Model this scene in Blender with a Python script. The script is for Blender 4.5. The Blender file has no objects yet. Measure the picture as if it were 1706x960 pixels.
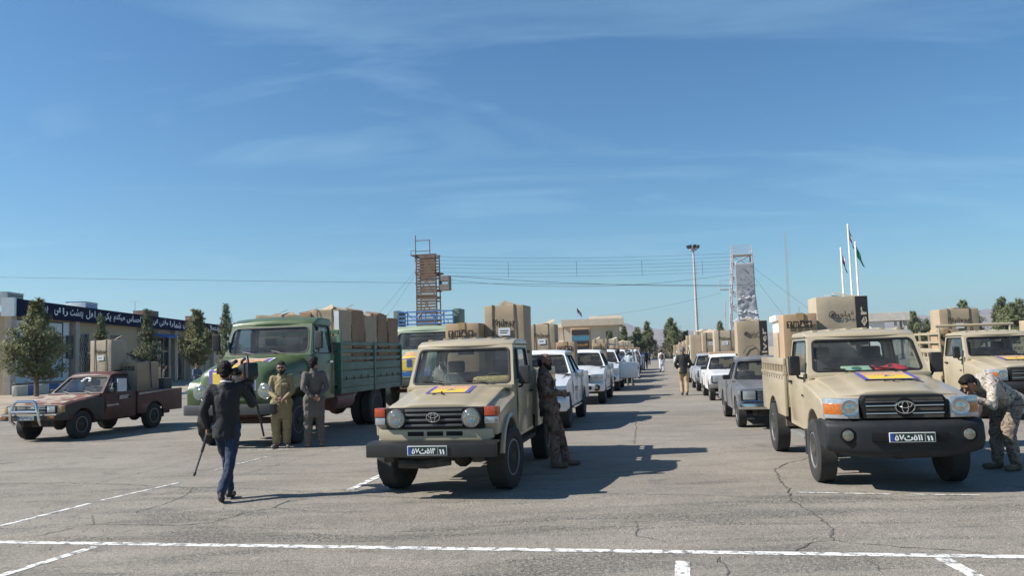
import bpy, bmesh, math, random
from mathutils import Vector, Matrix, noise
random.seed(11)
SC = bpy.context.scene
COL = SC.collection
R = math.radians
V = Vector

# ------------------------------------------------------------------ camera
PITCH, ROLL, CAMH = 0.08194, -0.0306, 1.7565
cd = bpy.data.cameras.new('camera')
cam = bpy.data.objects.new('camera', cd)
COL.objects.link(cam)
cd.sensor_width = 36.0
cd.lens = 1334.5 / 1706 * 36
cd.clip_start = 0.1
cd.clip_end = 30000
_F = V((0, math.cos(PITCH), math.sin(PITCH)))
_R0 = V((1, 0, 0))
_U0 = _R0.cross(_F)
_Rr = _R0 * math.cos(ROLL) + _U0 * math.sin(ROLL)
_U = _U0 * math.cos(ROLL) - _R0 * math.sin(ROLL)
m = Matrix((_Rr, _U, -_F)).transposed().to_4x4()
m.translation = V((0, 0, CAMH))
cam.matrix_world = m
SC.camera = cam

# ------------------------------------------------------------------ light
SUN_EL = R(40)
SUN_TO = V((1, 0.12, 0)).normalized()          # where shadows fall
world = bpy.data.worlds.new('World')
SC.world = world
world.use_nodes = True
nt = world.node_tree
nt.nodes.clear()
N, L = nt.nodes, nt.links
out = N.new('ShaderNodeOutputWorld')
bg = N.new('ShaderNodeBackground')
bg.inputs['Strength'].default_value = 0.070
sky = N.new('ShaderNodeTexSky')
sky.sky_type = 'NISHITA'
sky.sun_disc = False
sky.sun_elevation = SUN_EL
sky.sun_rotation = math.atan2(-SUN_TO.x, -SUN_TO.y)
sky.altitude = 900
sky.air_density = 1.25
sky.dust_density = 0.55
sky.ozone_density = 2.0
tc = N.new('ShaderNodeTexCoord')
sep = N.new('ShaderNodeSeparateXYZ')
L.new(tc.outputs['Generated'], sep.inputs[0])


def wmath(op, a, b=None):
    n = N.new('ShaderNodeMath')
    n.operation = op
    for i, v in enumerate((a, b)):
        if v is None:
            continue
        if isinstance(v, (int, float)):
            n.inputs[i].default_value = v
        else:
            L.new(v, n.inputs[i])
    return n.outputs[0]


zz = wmath('ADD', wmath('MAXIMUM', sep.outputs[2], 0.0), 0.12)
cmb = N.new('ShaderNodeCombineXYZ')
L.new(wmath('DIVIDE', sep.outputs[0], zz), cmb.inputs[0])
L.new(wmath('DIVIDE', sep.outputs[1], zz), cmb.inputs[1])
mp = N.new('ShaderNodeMapping')
mp.inputs['Rotation'].default_value = (0, 0, R(-24))
mp.inputs['Scale'].default_value = (0.5, 1.35, 1)
L.new(cmb.outputs[0], mp.inputs[0])
nz = N.new('ShaderNodeTexNoise')
nz.inputs['Scale'].default_value = 1.5
nz.inputs['Detail'].default_value = 7
nz.inputs['Roughness'].default_value = 0.56
nz.inputs['Distortion'].default_value = 1.3
L.new(mp.outputs[0], nz.inputs['Vector'])
rp = N.new('ShaderNodeValToRGB')
rp.color_ramp.elements[0].position = 0.50
rp.color_ramp.elements[0].color = (0, 0, 0, 1)
rp.color_ramp.elements[1].position = 0.78
rp.color_ramp.elements[1].color = (0.36, 0.36, 0.36, 1)
L.new(nz.outputs[0], rp.inputs[0])
mx = N.new('ShaderNodeMix')
mx.data_type = 'RGBA'
L.new(rp.outputs[0], mx.inputs[0])
hs = N.new('ShaderNodeHueSaturation')
hs.inputs['Saturation'].default_value = 1.14
L.new(sky.outputs[0], hs.inputs['Color'])
L.new(hs.outputs[0], mx.inputs[6])
mx.inputs[7].default_value = (6.0, 6.8, 7.6, 1)
tn = N.new('ShaderNodeMix')
tn.data_type = 'RGBA'
tn.blend_type = 'MULTIPLY'
tn.inputs[0].default_value = 1.0
L.new(mx.outputs[2], tn.inputs[6])
tn.inputs[7].default_value = (0.59, 0.875, 1.03, 1)          # dry clear desert air
L.new(tn.outputs[2], bg.inputs[0])
L.new(bg.outputs[0], out.inputs[0])

sl = bpy.data.lights.new('sun', 'SUN')
sl.energy = 5.0
sl.angle = R(0.53)
sl.color = (1.0, 0.955, 0.88)
so = bpy.data.objects.new('sun', sl)
COL.objects.link(so)
_d = V((SUN_TO.x * math.cos(SUN_EL), SUN_TO.y * math.cos(SUN_EL), -math.sin(SUN_EL)))
so.rotation_euler = _d.to_track_quat('-Z', 'Y').to_euler()
so.location = (-30, -10, 40)

vs = SC.view_settings
vs.view_transform = 'Standard'
vs.look = 'None'
vs.gamma = 1
vs.use_curve_mapping = False
vs.exposure = 0.70
SC.render.engine = 'CYCLES'
SC.cycles.use_denoising = True
SC.cycles.max_bounces = 8
SC.cycles.transparent_max_bounces = 16
SC.cycles.volume_bounces = 0

# ------------------------------------------------------------------ materials
MATS = {}


def mat(name, col, rough=0.6, metal=0.0, var=0.12, scale=5.0, bump=0.0, bscale=60.0, coat=0.0, dust=0.0,
        spec=0.5, stretch=(1, 1, 1), dcol=(0.44, 0.37, 0.28), emit=0, trans=None, det=5):
    if name in MATS:
        return MATS[name]
    m = bpy.data.materials.new(name)
    m.use_nodes = True
    t = m.node_tree
    b = t.nodes['Principled BSDF']
    b.inputs['Roughness'].default_value = rough
    b.inputs['Metallic'].default_value = metal
    b.inputs['Specular IOR Level'].default_value = spec
    b.inputs['Coat Weight'].default_value = coat
    b.inputs['Coat Roughness'].default_value = 0.12
    co = t.nodes.new('ShaderNodeTexCoord')
    mp = t.nodes.new('ShaderNodeMapping')
    mp.inputs['Scale'].default_value = stretch
    t.links.new(co.outputs['Object'], mp.inputs[0])
    n = t.nodes.new('ShaderNodeTexNoise')
    n.inputs['Scale'].default_value = scale
    n.inputs['Detail'].default_value = det
    n.inputs['Roughness'].default_value = 0.62
    t.links.new(mp.outputs[0], n.inputs['Vector'])
    r = t.nodes.new('ShaderNodeValToRGB')
    r.color_ramp.elements[0].position = 0.3
    r.color_ramp.elements[1].position = 0.7
    r.color_ramp.elements[0].color = tuple(max(0, c * (1 - var)) for c in col) + (1,)
    r.color_ramp.elements[1].color = tuple(min(1, c * (1 + var)) for c in col) + (1,)
    t.links.new(n.outputs[0], r.inputs[0])
    last = r.outputs[0]
    if dust:
        n2 = t.nodes.new('ShaderNodeTexNoise')
        n2.inputs['Scale'].default_value = 2.3
        n2.inputs['Detail'].default_value = 8
        n2.inputs['Roughness'].default_value = 0.7
        t.links.new(co.outputs['Object'], n2.inputs['Vector'])
        r2 = t.nodes.new('ShaderNodeValToRGB')
        r2.color_ramp.elements[0].position = 0.35
        r2.color_ramp.elements[1].position = 0.75
        r2.color_ramp.elements[0].color = (0, 0, 0, 1)
        r2.color_ramp.elements[1].color = (dust, dust, dust, 1)
        t.links.new(n2.outputs[0], r2.inputs[0])
        x = t.nodes.new('ShaderNodeMix')
        x.data_type = 'RGBA'
        t.links.new(r2.outputs[0], x.inputs[0])
        t.links.new(last, x.inputs[6])
        x.inputs[7].default_value = dcol + (1,)
        last = x.outputs[2]
        mr = t.nodes.new('ShaderNodeMapRange')
        mr.inputs[3].default_value = rough
        mr.inputs[4].default_value = min(1, rough + 0.4)
        t.links.new(r2.outputs[0], mr.inputs[0])
        t.links.new(mr.outputs[0], b.inputs['Roughness'])
    t.links.new(last, b.inputs['Base Color'])
    if bump:
        n3 = t.nodes.new('ShaderNodeTexNoise')
        n3.inputs['Scale'].default_value = bscale
        n3.inputs['Detail'].default_value = 3
        t.links.new(mp.outputs[0], n3.inputs['Vector'])
        bp = t.nodes.new('ShaderNodeBump')
        bp.inputs['Strength'].default_value = bump
        bp.inputs['Distance'].default_value = 0.02
        t.links.new(n3.outputs[0], bp.inputs['Height'])
        t.links.new(bp.outputs[0], b.inputs['Normal'])
    MATS[name] = m
    return m


def glass(name, tint, refl=1.0, rough=0.02, dust=0.06):
    if name in MATS:
        return MATS[name]
    m = bpy.data.materials.new(name)
    m.use_nodes = True
    t = m.node_tree
    t.nodes.clear()
    o = t.nodes.new('ShaderNodeOutputMaterial')
    tr = t.nodes.new('ShaderNodeBsdfTransparent')
    tr.inputs[0].default_value = tint + (1,)
    gl = t.nodes.new('ShaderNodeBsdfGlossy')
    gl.inputs['Roughness'].default_value = rough
    gl.inputs[0].default_value = (refl, refl, refl, 1)
    lw = t.nodes.new('ShaderNodeLayerWeight')
    lw.inputs[0].default_value = 0.5
    pw = t.nodes.new('ShaderNodeMath')
    pw.operation = 'POWER'
    pw.inputs[1].default_value = 4.0
    t.links.new(lw.outputs['Facing'], pw.inputs[0])
    fr = t.nodes.new('ShaderNodeMapRange')
    fr.inputs[3].default_value = 0.05
    fr.inputs[4].default_value = 0.95
    t.links.new(pw.outputs[0], fr.inputs[0])
    mm = t.nodes.new('ShaderNodeMixShader')
    t.links.new(fr.outputs[0], mm.inputs[0])
    t.links.new(tr.outputs[0], mm.inputs[1])
    t.links.new(gl.outputs[0], mm.inputs[2])
    df = t.nodes.new('ShaderNodeBsdfDiffuse')
    df.inputs[0].default_value = (0.5, 0.46, 0.4, 1)
    co = t.nodes.new('ShaderNodeTexCoord')
    nn = t.nodes.new('ShaderNodeTexNoise')
    nn.inputs['Scale'].default_value = 3
    nn.inputs['Detail'].default_value = 6
    t.links.new(co.outputs['Object'], nn.inputs['Vector'])
    mr = t.nodes.new('ShaderNodeMapRange')
    mr.inputs[1].default_value = 0.3
    mr.inputs[2].default_value = 0.75
    mr.inputs[3].default_value = dust * 0.3
    mr.inputs[4].default_value = dust * 1.8
    t.links.new(nn.outputs[0], mr.inputs[0])
    m2 = t.nodes.new('ShaderNodeMixShader')
    t.links.new(mr.outputs[0], m2.inputs[0])
    t.links.new(mm.outputs[0], m2.inputs[1])
    t.links.new(df.outputs[0], m2.inputs[2])
    t.links.new(m2.outputs[0], o.inputs[0])
    MATS[name] = m
    return m


def ramp_mat(name, stops, scale, rough=0.8, snap=0, detail=2, stretch=(1, 1, 1), kind='CONSTANT', bump=0, dist=0):
    """noise cut into hard colour patches (camouflage, patched paint, scribbled print)"""
    if name in MATS:
        return MATS[name]
    m = bpy.data.materials.new(name)
    m.use_nodes = True
    t = m.node_tree
    b = t.nodes['Principled BSDF']
    b.inputs['Roughness'].default_value = rough
    co = t.nodes.new('ShaderNodeTexCoord')
    mp = t.nodes.new('ShaderNodeMapping')
    mp.inputs['Scale'].default_value = stretch
    t.links.new(co.outputs['Object'], mp.inputs[0])
    last = mp.outputs[0]
    if snap:
        s = t.nodes.new('ShaderNodeVectorMath')
        s.operation = 'SNAP'
        s.inputs[1].default_value = (snap, snap, snap)
        t.links.new(last, s.inputs[0])
        last = s.outputs[0]
    n = t.nodes.new('ShaderNodeTexNoise')
    n.inputs['Scale'].default_value = scale
    n.inputs['Detail'].default_value = detail
    n.inputs['Distortion'].default_value = dist
    t.links.new(last, n.inputs['Vector'])
    r = t.nodes.new('ShaderNodeValToRGB')
    r.color_ramp.interpolation = kind
    el = r.color_ramp.elements
    el[0].position, el[0].color = stops[0][0], stops[0][1] + (1,)
    el[1].position, el[1].color = stops[1][0], stops[1][1] + (1,)
    for p, c in stops[2:]:
        e = el.new(p)
        e.color = c + (1,)
    t.links.new(n.outputs[0], r.inputs[0])
    t.links.new(r.outputs[0], b.inputs['Base Color'])
    if bump:
        bp = t.nodes.new('ShaderNodeBump')
        bp.inputs['Strength'].default_value = bump
        t.links.new(n.outputs[0], bp.inputs['Height'])
        t.links.new(bp.outputs[0], b.inputs['Normal'])
    MATS[name] = m
    return m


# ------------------------------------------------------------------ mesh helpers
class MB:
    def __init__(s):
        s.v, s.f, s.m, s.cur = [], [], [], 0

    def add(s, vs, fs):
        o = len(s.v)
        s.v += [tuple(p) for p in vs]
        for f in fs:
            s.f.append([i + o for i in f])
            s.m.append(s.cur)
        return s

    def box(s, x0, x1, y0, y1, z0, z1, M=None):
        vs = [V((x, y, z)) for z in (z0, z1) for y in (y0, y1) for x in (x0, x1)]
        if M is not None:
            vs = [M @ p for p in vs]
        return s.add(vs, [(0, 2, 3, 1), (4, 5, 7, 6), (0, 1, 5, 4), (2, 6, 7, 3), (0, 4, 6, 2), (1, 3, 7, 5)])

    def prism(s, poly, a0, a1, axis='x', M=None):
        n = len(poly)
        def P(u, v, a):
            p = V((a, u, v)) if axis == 'x' else V((u, a, v)) if axis == 'y' else V((u, v, a))
            return M @ p if M is not None else p
        vs = [P(u, v, a0) for u, v in poly] + [P(u, v, a1) for u, v in poly]
        fs = [tuple(range(n))[::-1], tuple(range(n, 2 * n))]
        fs += [(i, (i + 1) % n, (i + 1) % n + n, i + n) for i in range(n)]
        return s.add(vs, fs)

    def tube(s, pts, r, n=8, closed=False, flat=None):
        pts = [V(p) for p in pts]
        k = len(pts)
        rs = [r] * k if isinstance(r, (int, float)) else list(r)
        vs, fs = [], []
        up = None
        for i, p in enumerate(pts):
            a = pts[i - 1] if (i > 0 or closed) else p
            b = pts[(i + 1) % k] if (i < k - 1 or closed) else p
            d = (b - a)
            d = d.normalized() if d.length > 1e-9 else V((0, 0, 1))
            if up is None:
                up = V((0, 0, 1)) if abs(d.z) < 0.9 else V((0, 1, 0))
            e1 = d.cross(up)
            e1 = e1.normalized() if e1.length > 1e-6 else d.orthogonal().normalized()
            e2 = e1.cross(d).normalized()
            up = e2
            for j in range(n):
                t = 2 * math.pi * j / n
                q = e1 * math.cos(t) * rs[i] + e2 * math.sin(t) * rs[i]
                if flat:
                    q -= flat[0] * q.dot(flat[0]) * (1 - flat[1])
                vs.append(p + q)
        for i in range(k if closed else k - 1):
            for j in range(n):
                a, b = i * n + j, i * n + (j + 1) % n
                c, d = ((i + 1) % k) * n + j, ((i + 1) % k) * n + (j + 1) % n
                fs.append((a, b, d, c))
        if not closed:
            fs.append(tuple(range(n))[::-1])
            fs.append(tuple(range((k - 1) * n, k * n)))
        return s.add(vs, fs)

    def capsule(s, p0, p1, r0, r1, n=10, flat=None):
        p0, p1 = V(p0), V(p1)
        d = p1 - p0
        d = d.normalized() if d.length > 1e-6 else V((0, 0, 1))
        pts, rs = [], []
        for a in (88, 60, 30):
            pts.append(p0 - d * r0 * math.sin(R(a)))
            rs.append(r0 * math.cos(R(a)))
        pts += [p0, p1]
        rs += [r0, r1]
        for a in (30, 60, 88):
            pts.append(p1 + d * r1 * math.sin(R(a)))
            rs.append(r1 * math.cos(R(a)))
        return s.tube(pts, rs, n, flat=flat)

    def lathe(s, prof, n=24, axis='x', c=(0, 0, 0), alt=None):
        """prof: (radius, offset along axis); alt: set of ring indices that get tread relief"""
        c = V(c)
        k = len(prof)
        vs, fs = [], []
        for i, (r, a) in enumerate(prof):
            for j in range(n):
                t = 2 * math.pi * j / n
                rr = r
                if alt and i in alt and (j // 2 + (i % 2)) % 2:
                    rr -= alt[i]
                u, w = rr * math.cos(t), rr * math.sin(t)
                vs.append(c + (V((a, u, w)) if axis == 'x' else V((u, a, w)) if axis == 'y' else V((u, w, a))))
        for i in range(k - 1):
            for j in range(n):
                fs.append((i * n + j, i * n + (j + 1) % n, (i + 1) * n + (j + 1) % n, (i + 1) * n + j))
        fs.append(tuple(range(n)))
        fs.append(tuple(range((k - 1) * n, k * n))[::-1])
        return s.add(vs, fs)

    def grid(s, fn, nu, nv):
        vs = [fn(i / nu, j / nv) for j in range(nv + 1) for i in range(nu + 1)]
        w = nu + 1
        return s.add(vs, [(j * w + i, j * w + i + 1, (j + 1) * w + i + 1, (j + 1) * w + i) for j in range(nv) for i in range(nu)])

    def build(s, name, mats, parent=None, bevel=0, seg=2, smooth=35, warp=None, cuts=(), loc=None, rot=None, kind=None):
        if not isinstance(mats, (list, tuple)):
            mats = [mats]
        me = bpy.data.meshes.new(name)
        me.from_pydata(s.v, [], s.f)
        for i, p in enumerate(me.polygons):
            p.material_index = s.m[i]
        bm = bmesh.new()
        bm.from_mesh(me)
        bmesh.ops.remove_doubles(bm, verts=bm.verts, dist=1e-5)
        bmesh.ops.recalc_face_normals(bm, faces=bm.faces)
        for ax, val in cuts:
            no = V((0, 0, 0))
            no[ax] = 1
            co = V((0, 0, 0))
            co[ax] = val
            bmesh.ops.bisect_plane(bm, geom=bm.verts[:] + bm.edges[:] + bm.faces[:], plane_co=co, plane_no=no, dist=1e-5)
        if bevel:
            es = [e for e in bm.edges if len(e.link_faces) == 2 and e.calc_face_angle(0) > R(22)]
            bmesh.ops.bevel(bm, geom=es, offset=bevel, segments=seg, profile=0.6, affect='EDGES', clamp_overlap=True)
        if warp:
            for v in bm.verts:
                v.co = warp(v.co)
        bm.to_mesh(me)
        bm.free()
        for mt in mats:
            me.materials.append(mt)
        if smooth:
            me.shade_smooth()
            me.set_sharp_from_angle(angle=R(smooth))
        o = bpy.data.objects.new(name, me)
        COL.objects.link(o)
        if parent is not None:
            o.parent = parent
        if loc is not None:
            o.location = loc
        if rot is not None:
            o.rotation_euler = rot
        if kind:
            o['kind'] = kind
        return o


def tag(o, label=None, cat=None, group=None, kind=None):
    for k, v in (('label', label), ('category', cat), ('group', group), ('kind', kind)):
        if v:
            o[k] = v
    return o


def empty(name, loc=(0, 0, 0), rz=0.0, label=None, cat=None, group=None):
    o = bpy.data.objects.new(name, None)
    COL.objects.link(o)
    o.location = loc
    o.rotation_euler = (0, 0, rz)
    o.empty_display_size = 0.2
    return tag(o, label, cat, group)


def copy_tree(o, parent=None, kids=None):
    if kids is None:
        kids = {}
        for x in COL.objects:
            if x.parent:
                kids.setdefault(x.parent, []).append(x)
    c = o.copy()
    COL.objects.link(c)
    c.parent = parent
    for ch in kids.get(o, []):
        copy_tree(ch, c, kids)
    return c


def sm(a, b, x):
    t = max(0.0, min(1.0, (x - a) / (b - a)))
    return t * t * (3 - 2 * t)


# ------------------------------------------------------------------ writing
_AR = {'ا': (0xFE8D, 2), 'ب': (0xFE8F, 4), 'ت': (0xFE95, 4), 'ث': (0xFE99, 4), 'ح': (0xFEA1, 4), 'د': (0xFEA9, 2),
       'ر': (0xFEAD, 2), 'ز': (0xFEAF, 2), 'س': (0xFEB1, 4), 'ش': (0xFEB5, 4), 'ض': (0xFEBD, 4), 'ع': (0xFEC9, 4),
       'ف': (0xFED1, 4), 'ق': (0xFED5, 4), 'ک': (0xFB8E, 4), 'ل': (0xFEDD, 4), 'م': (0xFEE1, 4), 'ن': (0xFEE5, 4),
       'ه': (0xFEE9, 4), 'و': (0xFEED, 2), 'ی': (0xFBFC, 4), 'خ': (0xFEA5, 4), 'ج': (0xFE9D, 4), 'ن': (0xFEE5, 4)}


def shape_fa(s):
    """join the letters and lay the line out right to left"""
    o = []
    for i, ch in enumerate(s):
        if ch not in _AR:
            o.append(ch)
            continue
        base, n = _AR[ch]
        pv = i > 0 and (s[i - 1] == 'ـ' or _AR.get(s[i - 1], (0, 0))[1] == 4)
        nx = n == 4 and i + 1 < len(s) and (s[i + 1] in _AR or s[i + 1] == 'ـ')
        k = 3 if pv and nx else 1 if pv else 2 if nx else 0
        o.append(chr(base + k))
    return ''.join(reversed(o))


WORK = bpy.data.scenes.new('workbench')        # scratch scene for evaluating one object at a time, removed at the end


def baked(o):
    WORK.collection.objects.link(o)
    vl = WORK.view_layers[0]
    vl.update()
    me = bpy.data.meshes.new_from_object(o.evaluated_get(vl.depsgraph))
    WORK.collection.objects.unlink(o)
    return me


def text(s, size, mt, parent, M, name='lettering', off=0.0, width=None, height=None, ext=0.001):
    c = bpy.data.curves.new('t', 'FONT')
    c.body = s
    c.size = size
    c.align_x = 'CENTER'
    c.align_y = 'CENTER'
    c.resolution_u = 1
    c.offset = off
    c.extrude = ext
    o = bpy.data.objects.new('t', c)
    me = baked(o)
    bpy.data.objects.remove(o)
    bpy.data.curves.remove(c)
    me.name = name
    if me.vertices:
        xs = [v.co.x for v in me.vertices]
        ys = [v.co.y for v in me.vertices]
        cx, cy = (max(xs) + min(xs)) / 2, (max(ys) + min(ys)) / 2
        fx = width / (max(xs) - min(xs)) if width else 1
        fy = height / (max(ys) - min(ys)) if height else (fx if width else 1)
        for v in me.vertices:
            v.co.x = (v.co.x - cx) * fx
            v.co.y = (v.co.y - cy) * fy
    me.materials.clear()
    me.materials.append(mt)
    ob = bpy.data.objects.new(name, me)
    COL.objects.link(ob)
    ob.parent = parent
    ob.matrix_local = M
    return ob


def face(loc, normal='-y', tilt=0.0):
    """local frame for print: x along the reading direction, z out of the surface"""
    if normal == '-y':
        M = Matrix.Rotation(R(90), 4, 'X')
    elif normal == '+x':
        M = Matrix.Rotation(R(90), 4, 'Z') @ Matrix.Rotation(R(90), 4, 'X')
    elif normal == '-x':
        M = Matrix.Rotation(R(-90), 4, 'Z') @ Matrix.Rotation(R(90), 4, 'X')
    else:
        M = Matrix.Identity(4)
    return Matrix.Translation(V(loc)) @ Matrix.Rotation(tilt, 4, 'X') @ M

# ------------------------------------------------------------------ ground
def asphalt_mat(name='asphalt', speck=0.55, tone=1.0, wear0=0.56):
    m = bpy.data.materials.new(name)
    m.use_nodes = True
    t = m.node_tree
    b = t.nodes['Principled BSDF']
    b.inputs['Roughness'].default_value = 0.88
    b.inputs['Specular IOR Level'].default_value = 0.3
    co = t.nodes.new('ShaderNodeTexCoord')

    def nz(scale, det, rough=0.6, stretch=None, dist=0):
        n = t.nodes.new('ShaderNodeTexNoise')
        n.inputs['Scale'].default_value = scale
        n.inputs['Detail'].default_value = det
        n.inputs['Roughness'].default_value = rough
        n.inputs['Distortion'].default_value = dist
        src = co.outputs['Object']
        if stretch:
            mp = t.nodes.new('ShaderNodeMapping')
            mp.inputs['Scale'].default_value = stretch
            mp.inputs['Rotation'].default_value = (0, 0, R(10))
            t.links.new(src, mp.inputs[0])
            src = mp.outputs[0]
        t.links.new(src, n.inputs['Vector'])
        return n.outputs[0]

    def rmp(src, p0, c0, p1, c1):
        r = t.nodes.new('ShaderNodeValToRGB')
        r.color_ramp.elements[0].position = p0
        r.color_ramp.elements[1].position = p1
        r.color_ramp.elements[0].color = c0 + (1,)
        r.color_ramp.elements[1].color = c1 + (1,)
        t.links.new(src, r.inputs[0])
        return r.outputs[0]

    def mixc(f, a, b2, mode='MIX'):
        x = t.nodes.new('ShaderNodeMix')
        x.data_type = 'RGBA'
        x.blend_type = mode
        if isinstance(f, float):
            x.inputs[0].default_value = f
        else:
            t.links.new(f, x.inputs[0])
        t.links.new(a, x.inputs[6])
        if isinstance(b2, tuple):
            x.inputs[7].default_value = b2 + (1,)
        else:
            t.links.new(b2, x.inputs[7])
        return x.outputs[2]

    base = rmp(nz(0.35, 6), 0.3, (0.232 * tone, 0.207 * tone, 0.176 * tone), 0.7, (0.295 * tone, 0.265 * tone, 0.227 * tone))
    # stones of the worn surface
    vo = t.nodes.new('ShaderNodeTexVoronoi')
    vo.inputs['Scale'].default_value = 95
    t.links.new(co.outputs['Object'], vo.inputs['Vector'])
    st = rmp(vo.outputs['Color'], 0.15, (0.55, 0.55, 0.55), 0.9, (1.42, 1.4, 1.36))
    base = mixc(speck, base, st, 'MULTIPLY')
    gr = rmp(nz(260, 2), 0.32, (0.62, 0.62, 0.62), 0.7, (1.3, 1.3, 1.3))
    base = mixc(0.6, base, gr, 'MULTIPLY')
    gc = rmp(nz(34, 4, .75), 0.3, (0.70, 0.70, 0.70), 0.7, (1.22, 1.22, 1.22))
    base = mixc(0.75, base, gc, 'MULTIPLY')
    gb = rmp(nz(1.1, 8, .72, (.5, 1.5, 1), .5), 0.3, (0.72, 0.72, 0.71), 0.7, (1.22, 1.21, 1.18))
    base = mixc(0.8, base, gb, 'MULTIPLY')
    # rougher, darker worn bands across the rows
    wear = rmp(nz(0.9, 8, 0.7, (0.32, 1.6, 1), 0.5), wear0, (0, 0, 0), wear0 + .07, (1, 1, 1))
    fine = rmp(nz(30, 3), 0.42, (0, 0, 0), 0.6, (1, 1, 1))
    wf = mixc(1.0, wear, fine, 'MULTIPLY')
    base = mixc(wf, base, (0.088, 0.082, 0.073))
    # pale dust film
    dust = rmp(nz(0.22, 7, 0.65, (0.5, 1.2, 1)), 0.45, (0, 0, 0), 0.75, (0.5, 0.5, 0.5))
    base = mixc(dust, base, (0.31, 0.285, 0.245))
    # few oil drips
    oil = rmp(nz(1.3, 5, 0.6), 0.62, (0, 0, 0), 0.72, (0.6, 0.6, 0.6))
    base = mixc(oil, base, (0.09, 0.085, 0.08))
    t.links.new(base, b.inputs['Base Color'])
    bp = t.nodes.new('ShaderNodeBump')
    bp.inputs['Strength'].default_value = 0.55
    bp.inputs['Distance'].default_value = 0.012
    t.links.new(vo.outputs['Distance'], bp.inputs['Height'])
    bp2 = t.nodes.new('ShaderNodeBump')
    bp2.inputs['Strength'].default_value = 0.35
    bp2.inputs['Distance'].default_value = 0.05
    t.links.new(nz(6, 5), bp2.inputs['Height'])
    t.links.new(bp.outputs[0], bp2.inputs['Normal'])
    t.links.new(bp2.outputs[0], b.inputs['Normal'])
    return m


M_ASPH = asphalt_mat()
M_DIRT = mat('dirt', (0.30, 0.245, 0.18), 0.95, var=0.25, scale=0.6, bump=0.6, bscale=9, det=9)
M_SAND = mat('desert_soil', (0.36, 0.29, 0.21), 0.95, var=0.22, scale=0.05, bump=0.3, bscale=0.6, det=10)


def worn_paint():
    m = bpy.data.materials.new('worn_white_paint')
    m.use_nodes = True
    t = m.node_tree
    b = t.nodes['Principled BSDF']
    b.inputs['Roughness'].default_value = 0.75
    co = t.nodes.new('ShaderNodeTexCoord')
    n = t.nodes.new('ShaderNodeTexNoise')
    n.inputs['Scale'].default_value = 9
    n.inputs['Detail'].default_value = 9
    n.inputs['Roughness'].default_value = 0.72
    t.links.new(co.outputs['Object'], n.inputs['Vector'])
    r = t.nodes.new('ShaderNodeValToRGB')
    e = r.color_ramp.elements
    e[0].position, e[0].color = 0.44, (0.2, 0.19, 0.175, 1)
    e[1].position, e[1].color = 0.50, (0.66, 0.65, 0.61, 1)
    x = e.new(0.75)
    x.color = (0.78, 0.77, 0.74, 1)
    t.links.new(n.outputs[0], r.inputs[0])
    t.links.new(r.outputs[0], b.inputs['Base Color'])
    return m


M_LINE = worn_paint()
M_CRACK = mat('crack', (0.10, 0.093, 0.083), 0.95, var=0.4, scale=20)
M_KBLUE = mat('kerb_blue', (0.035, 0.11, 0.36), 0.7, var=0.25, scale=8, dust=0.35)
M_KWHITE = mat('kerb_white', (0.62, 0.61, 0.58), 0.75, var=0.15, scale=8, dust=0.4)
M_CONC = mat('concrete', (0.40, 0.37, 0.33), 0.85, var=0.16, scale=3, bump=0.2)

mb = MB()
mb.grid(lambda u, v: V(((u - .5) * 18000, (v - .3) * 18000, -0.008)), 24, 24)
tag(mb.build('ground', M_SAND, smooth=0), 'sandy desert ground reaching to the mountains', kind='structure')

mb = MB()
poly = [(-13.4, -24), (-17.57, 27.5), (-19.35, 48.3), (-26.2, 128.6 + 8), (85, 117), (85, -24)]
mb.add([(x, y, 0) for x, y in poly], [tuple(range(len(poly)))])
lot = tag(mb.build('asphalt_lot', M_ASPH, smooth=0), 'worn pale grey asphalt parking ground with cracks', kind='structure')

mb = MB()
edge = [(-13.2, 13.6), (-8, 12.45), (-4.4, 11.5), (-1.2, 10.62), (1.0, 10.07), (3.1, 9.46), (5.45, 8.81), (12, 7.2), (40, 0.5)]
ep = []
for a_, b_ in zip(edge[:-1], edge[1:]):
    for i in range(12):
        p_ = V(a_).lerp(V(b_), i / 12)
        ep.append((p_.x, p_.y + .05 * noise.noise(V((p_.x * 2, 0, 0))) + random.uniform(-.008, .008)))
ep += [edge[-1], (40, -24), (-13.2, -24)]
mb.add([(x, y, .003) for x, y in ep], [tuple(range(len(ep)))])
mb.build('resurfaced_strip', asphalt_mat('coarse_asphalt', 0.9, 1.02, 0.50), lot, smooth=0)


def strip(mb, pts, w, z=0.0065, jag=0.0, step=0.12):
    P = []
    for a, b in zip(pts[:-1], pts[1:]):
        a, b = V(a), V(b)
        n = max(1, int((b - a).length / step))
        P += [a.lerp(b, i / n) for i in range(n)]
    P.append(V(pts[-1]))
    vs = []
    for i, p in enumerate(P):
        d = (P[min(i + 1, len(P) - 1)] - P[max(i - 1, 0)]).normalized()
        nrm = V((-d.y, d.x))
        ww = w * (1 + (random.uniform(-.6, .6) if jag else random.uniform(-.06, .06)))
        if jag and i not in (0,):
            p = p + nrm * random.uniform(-jag, jag)
        vs += [(p + nrm * ww / 2).to_3d() + V((0, 0, z)), (p - nrm * ww / 2).to_3d() + V((0, 0, z))]
    fs = [(2 * i, 2 * i + 1, 2 * i + 3, 2 * i + 2) for i in range(len(P) - 1)]
    mb.add(vs, fs)


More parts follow.
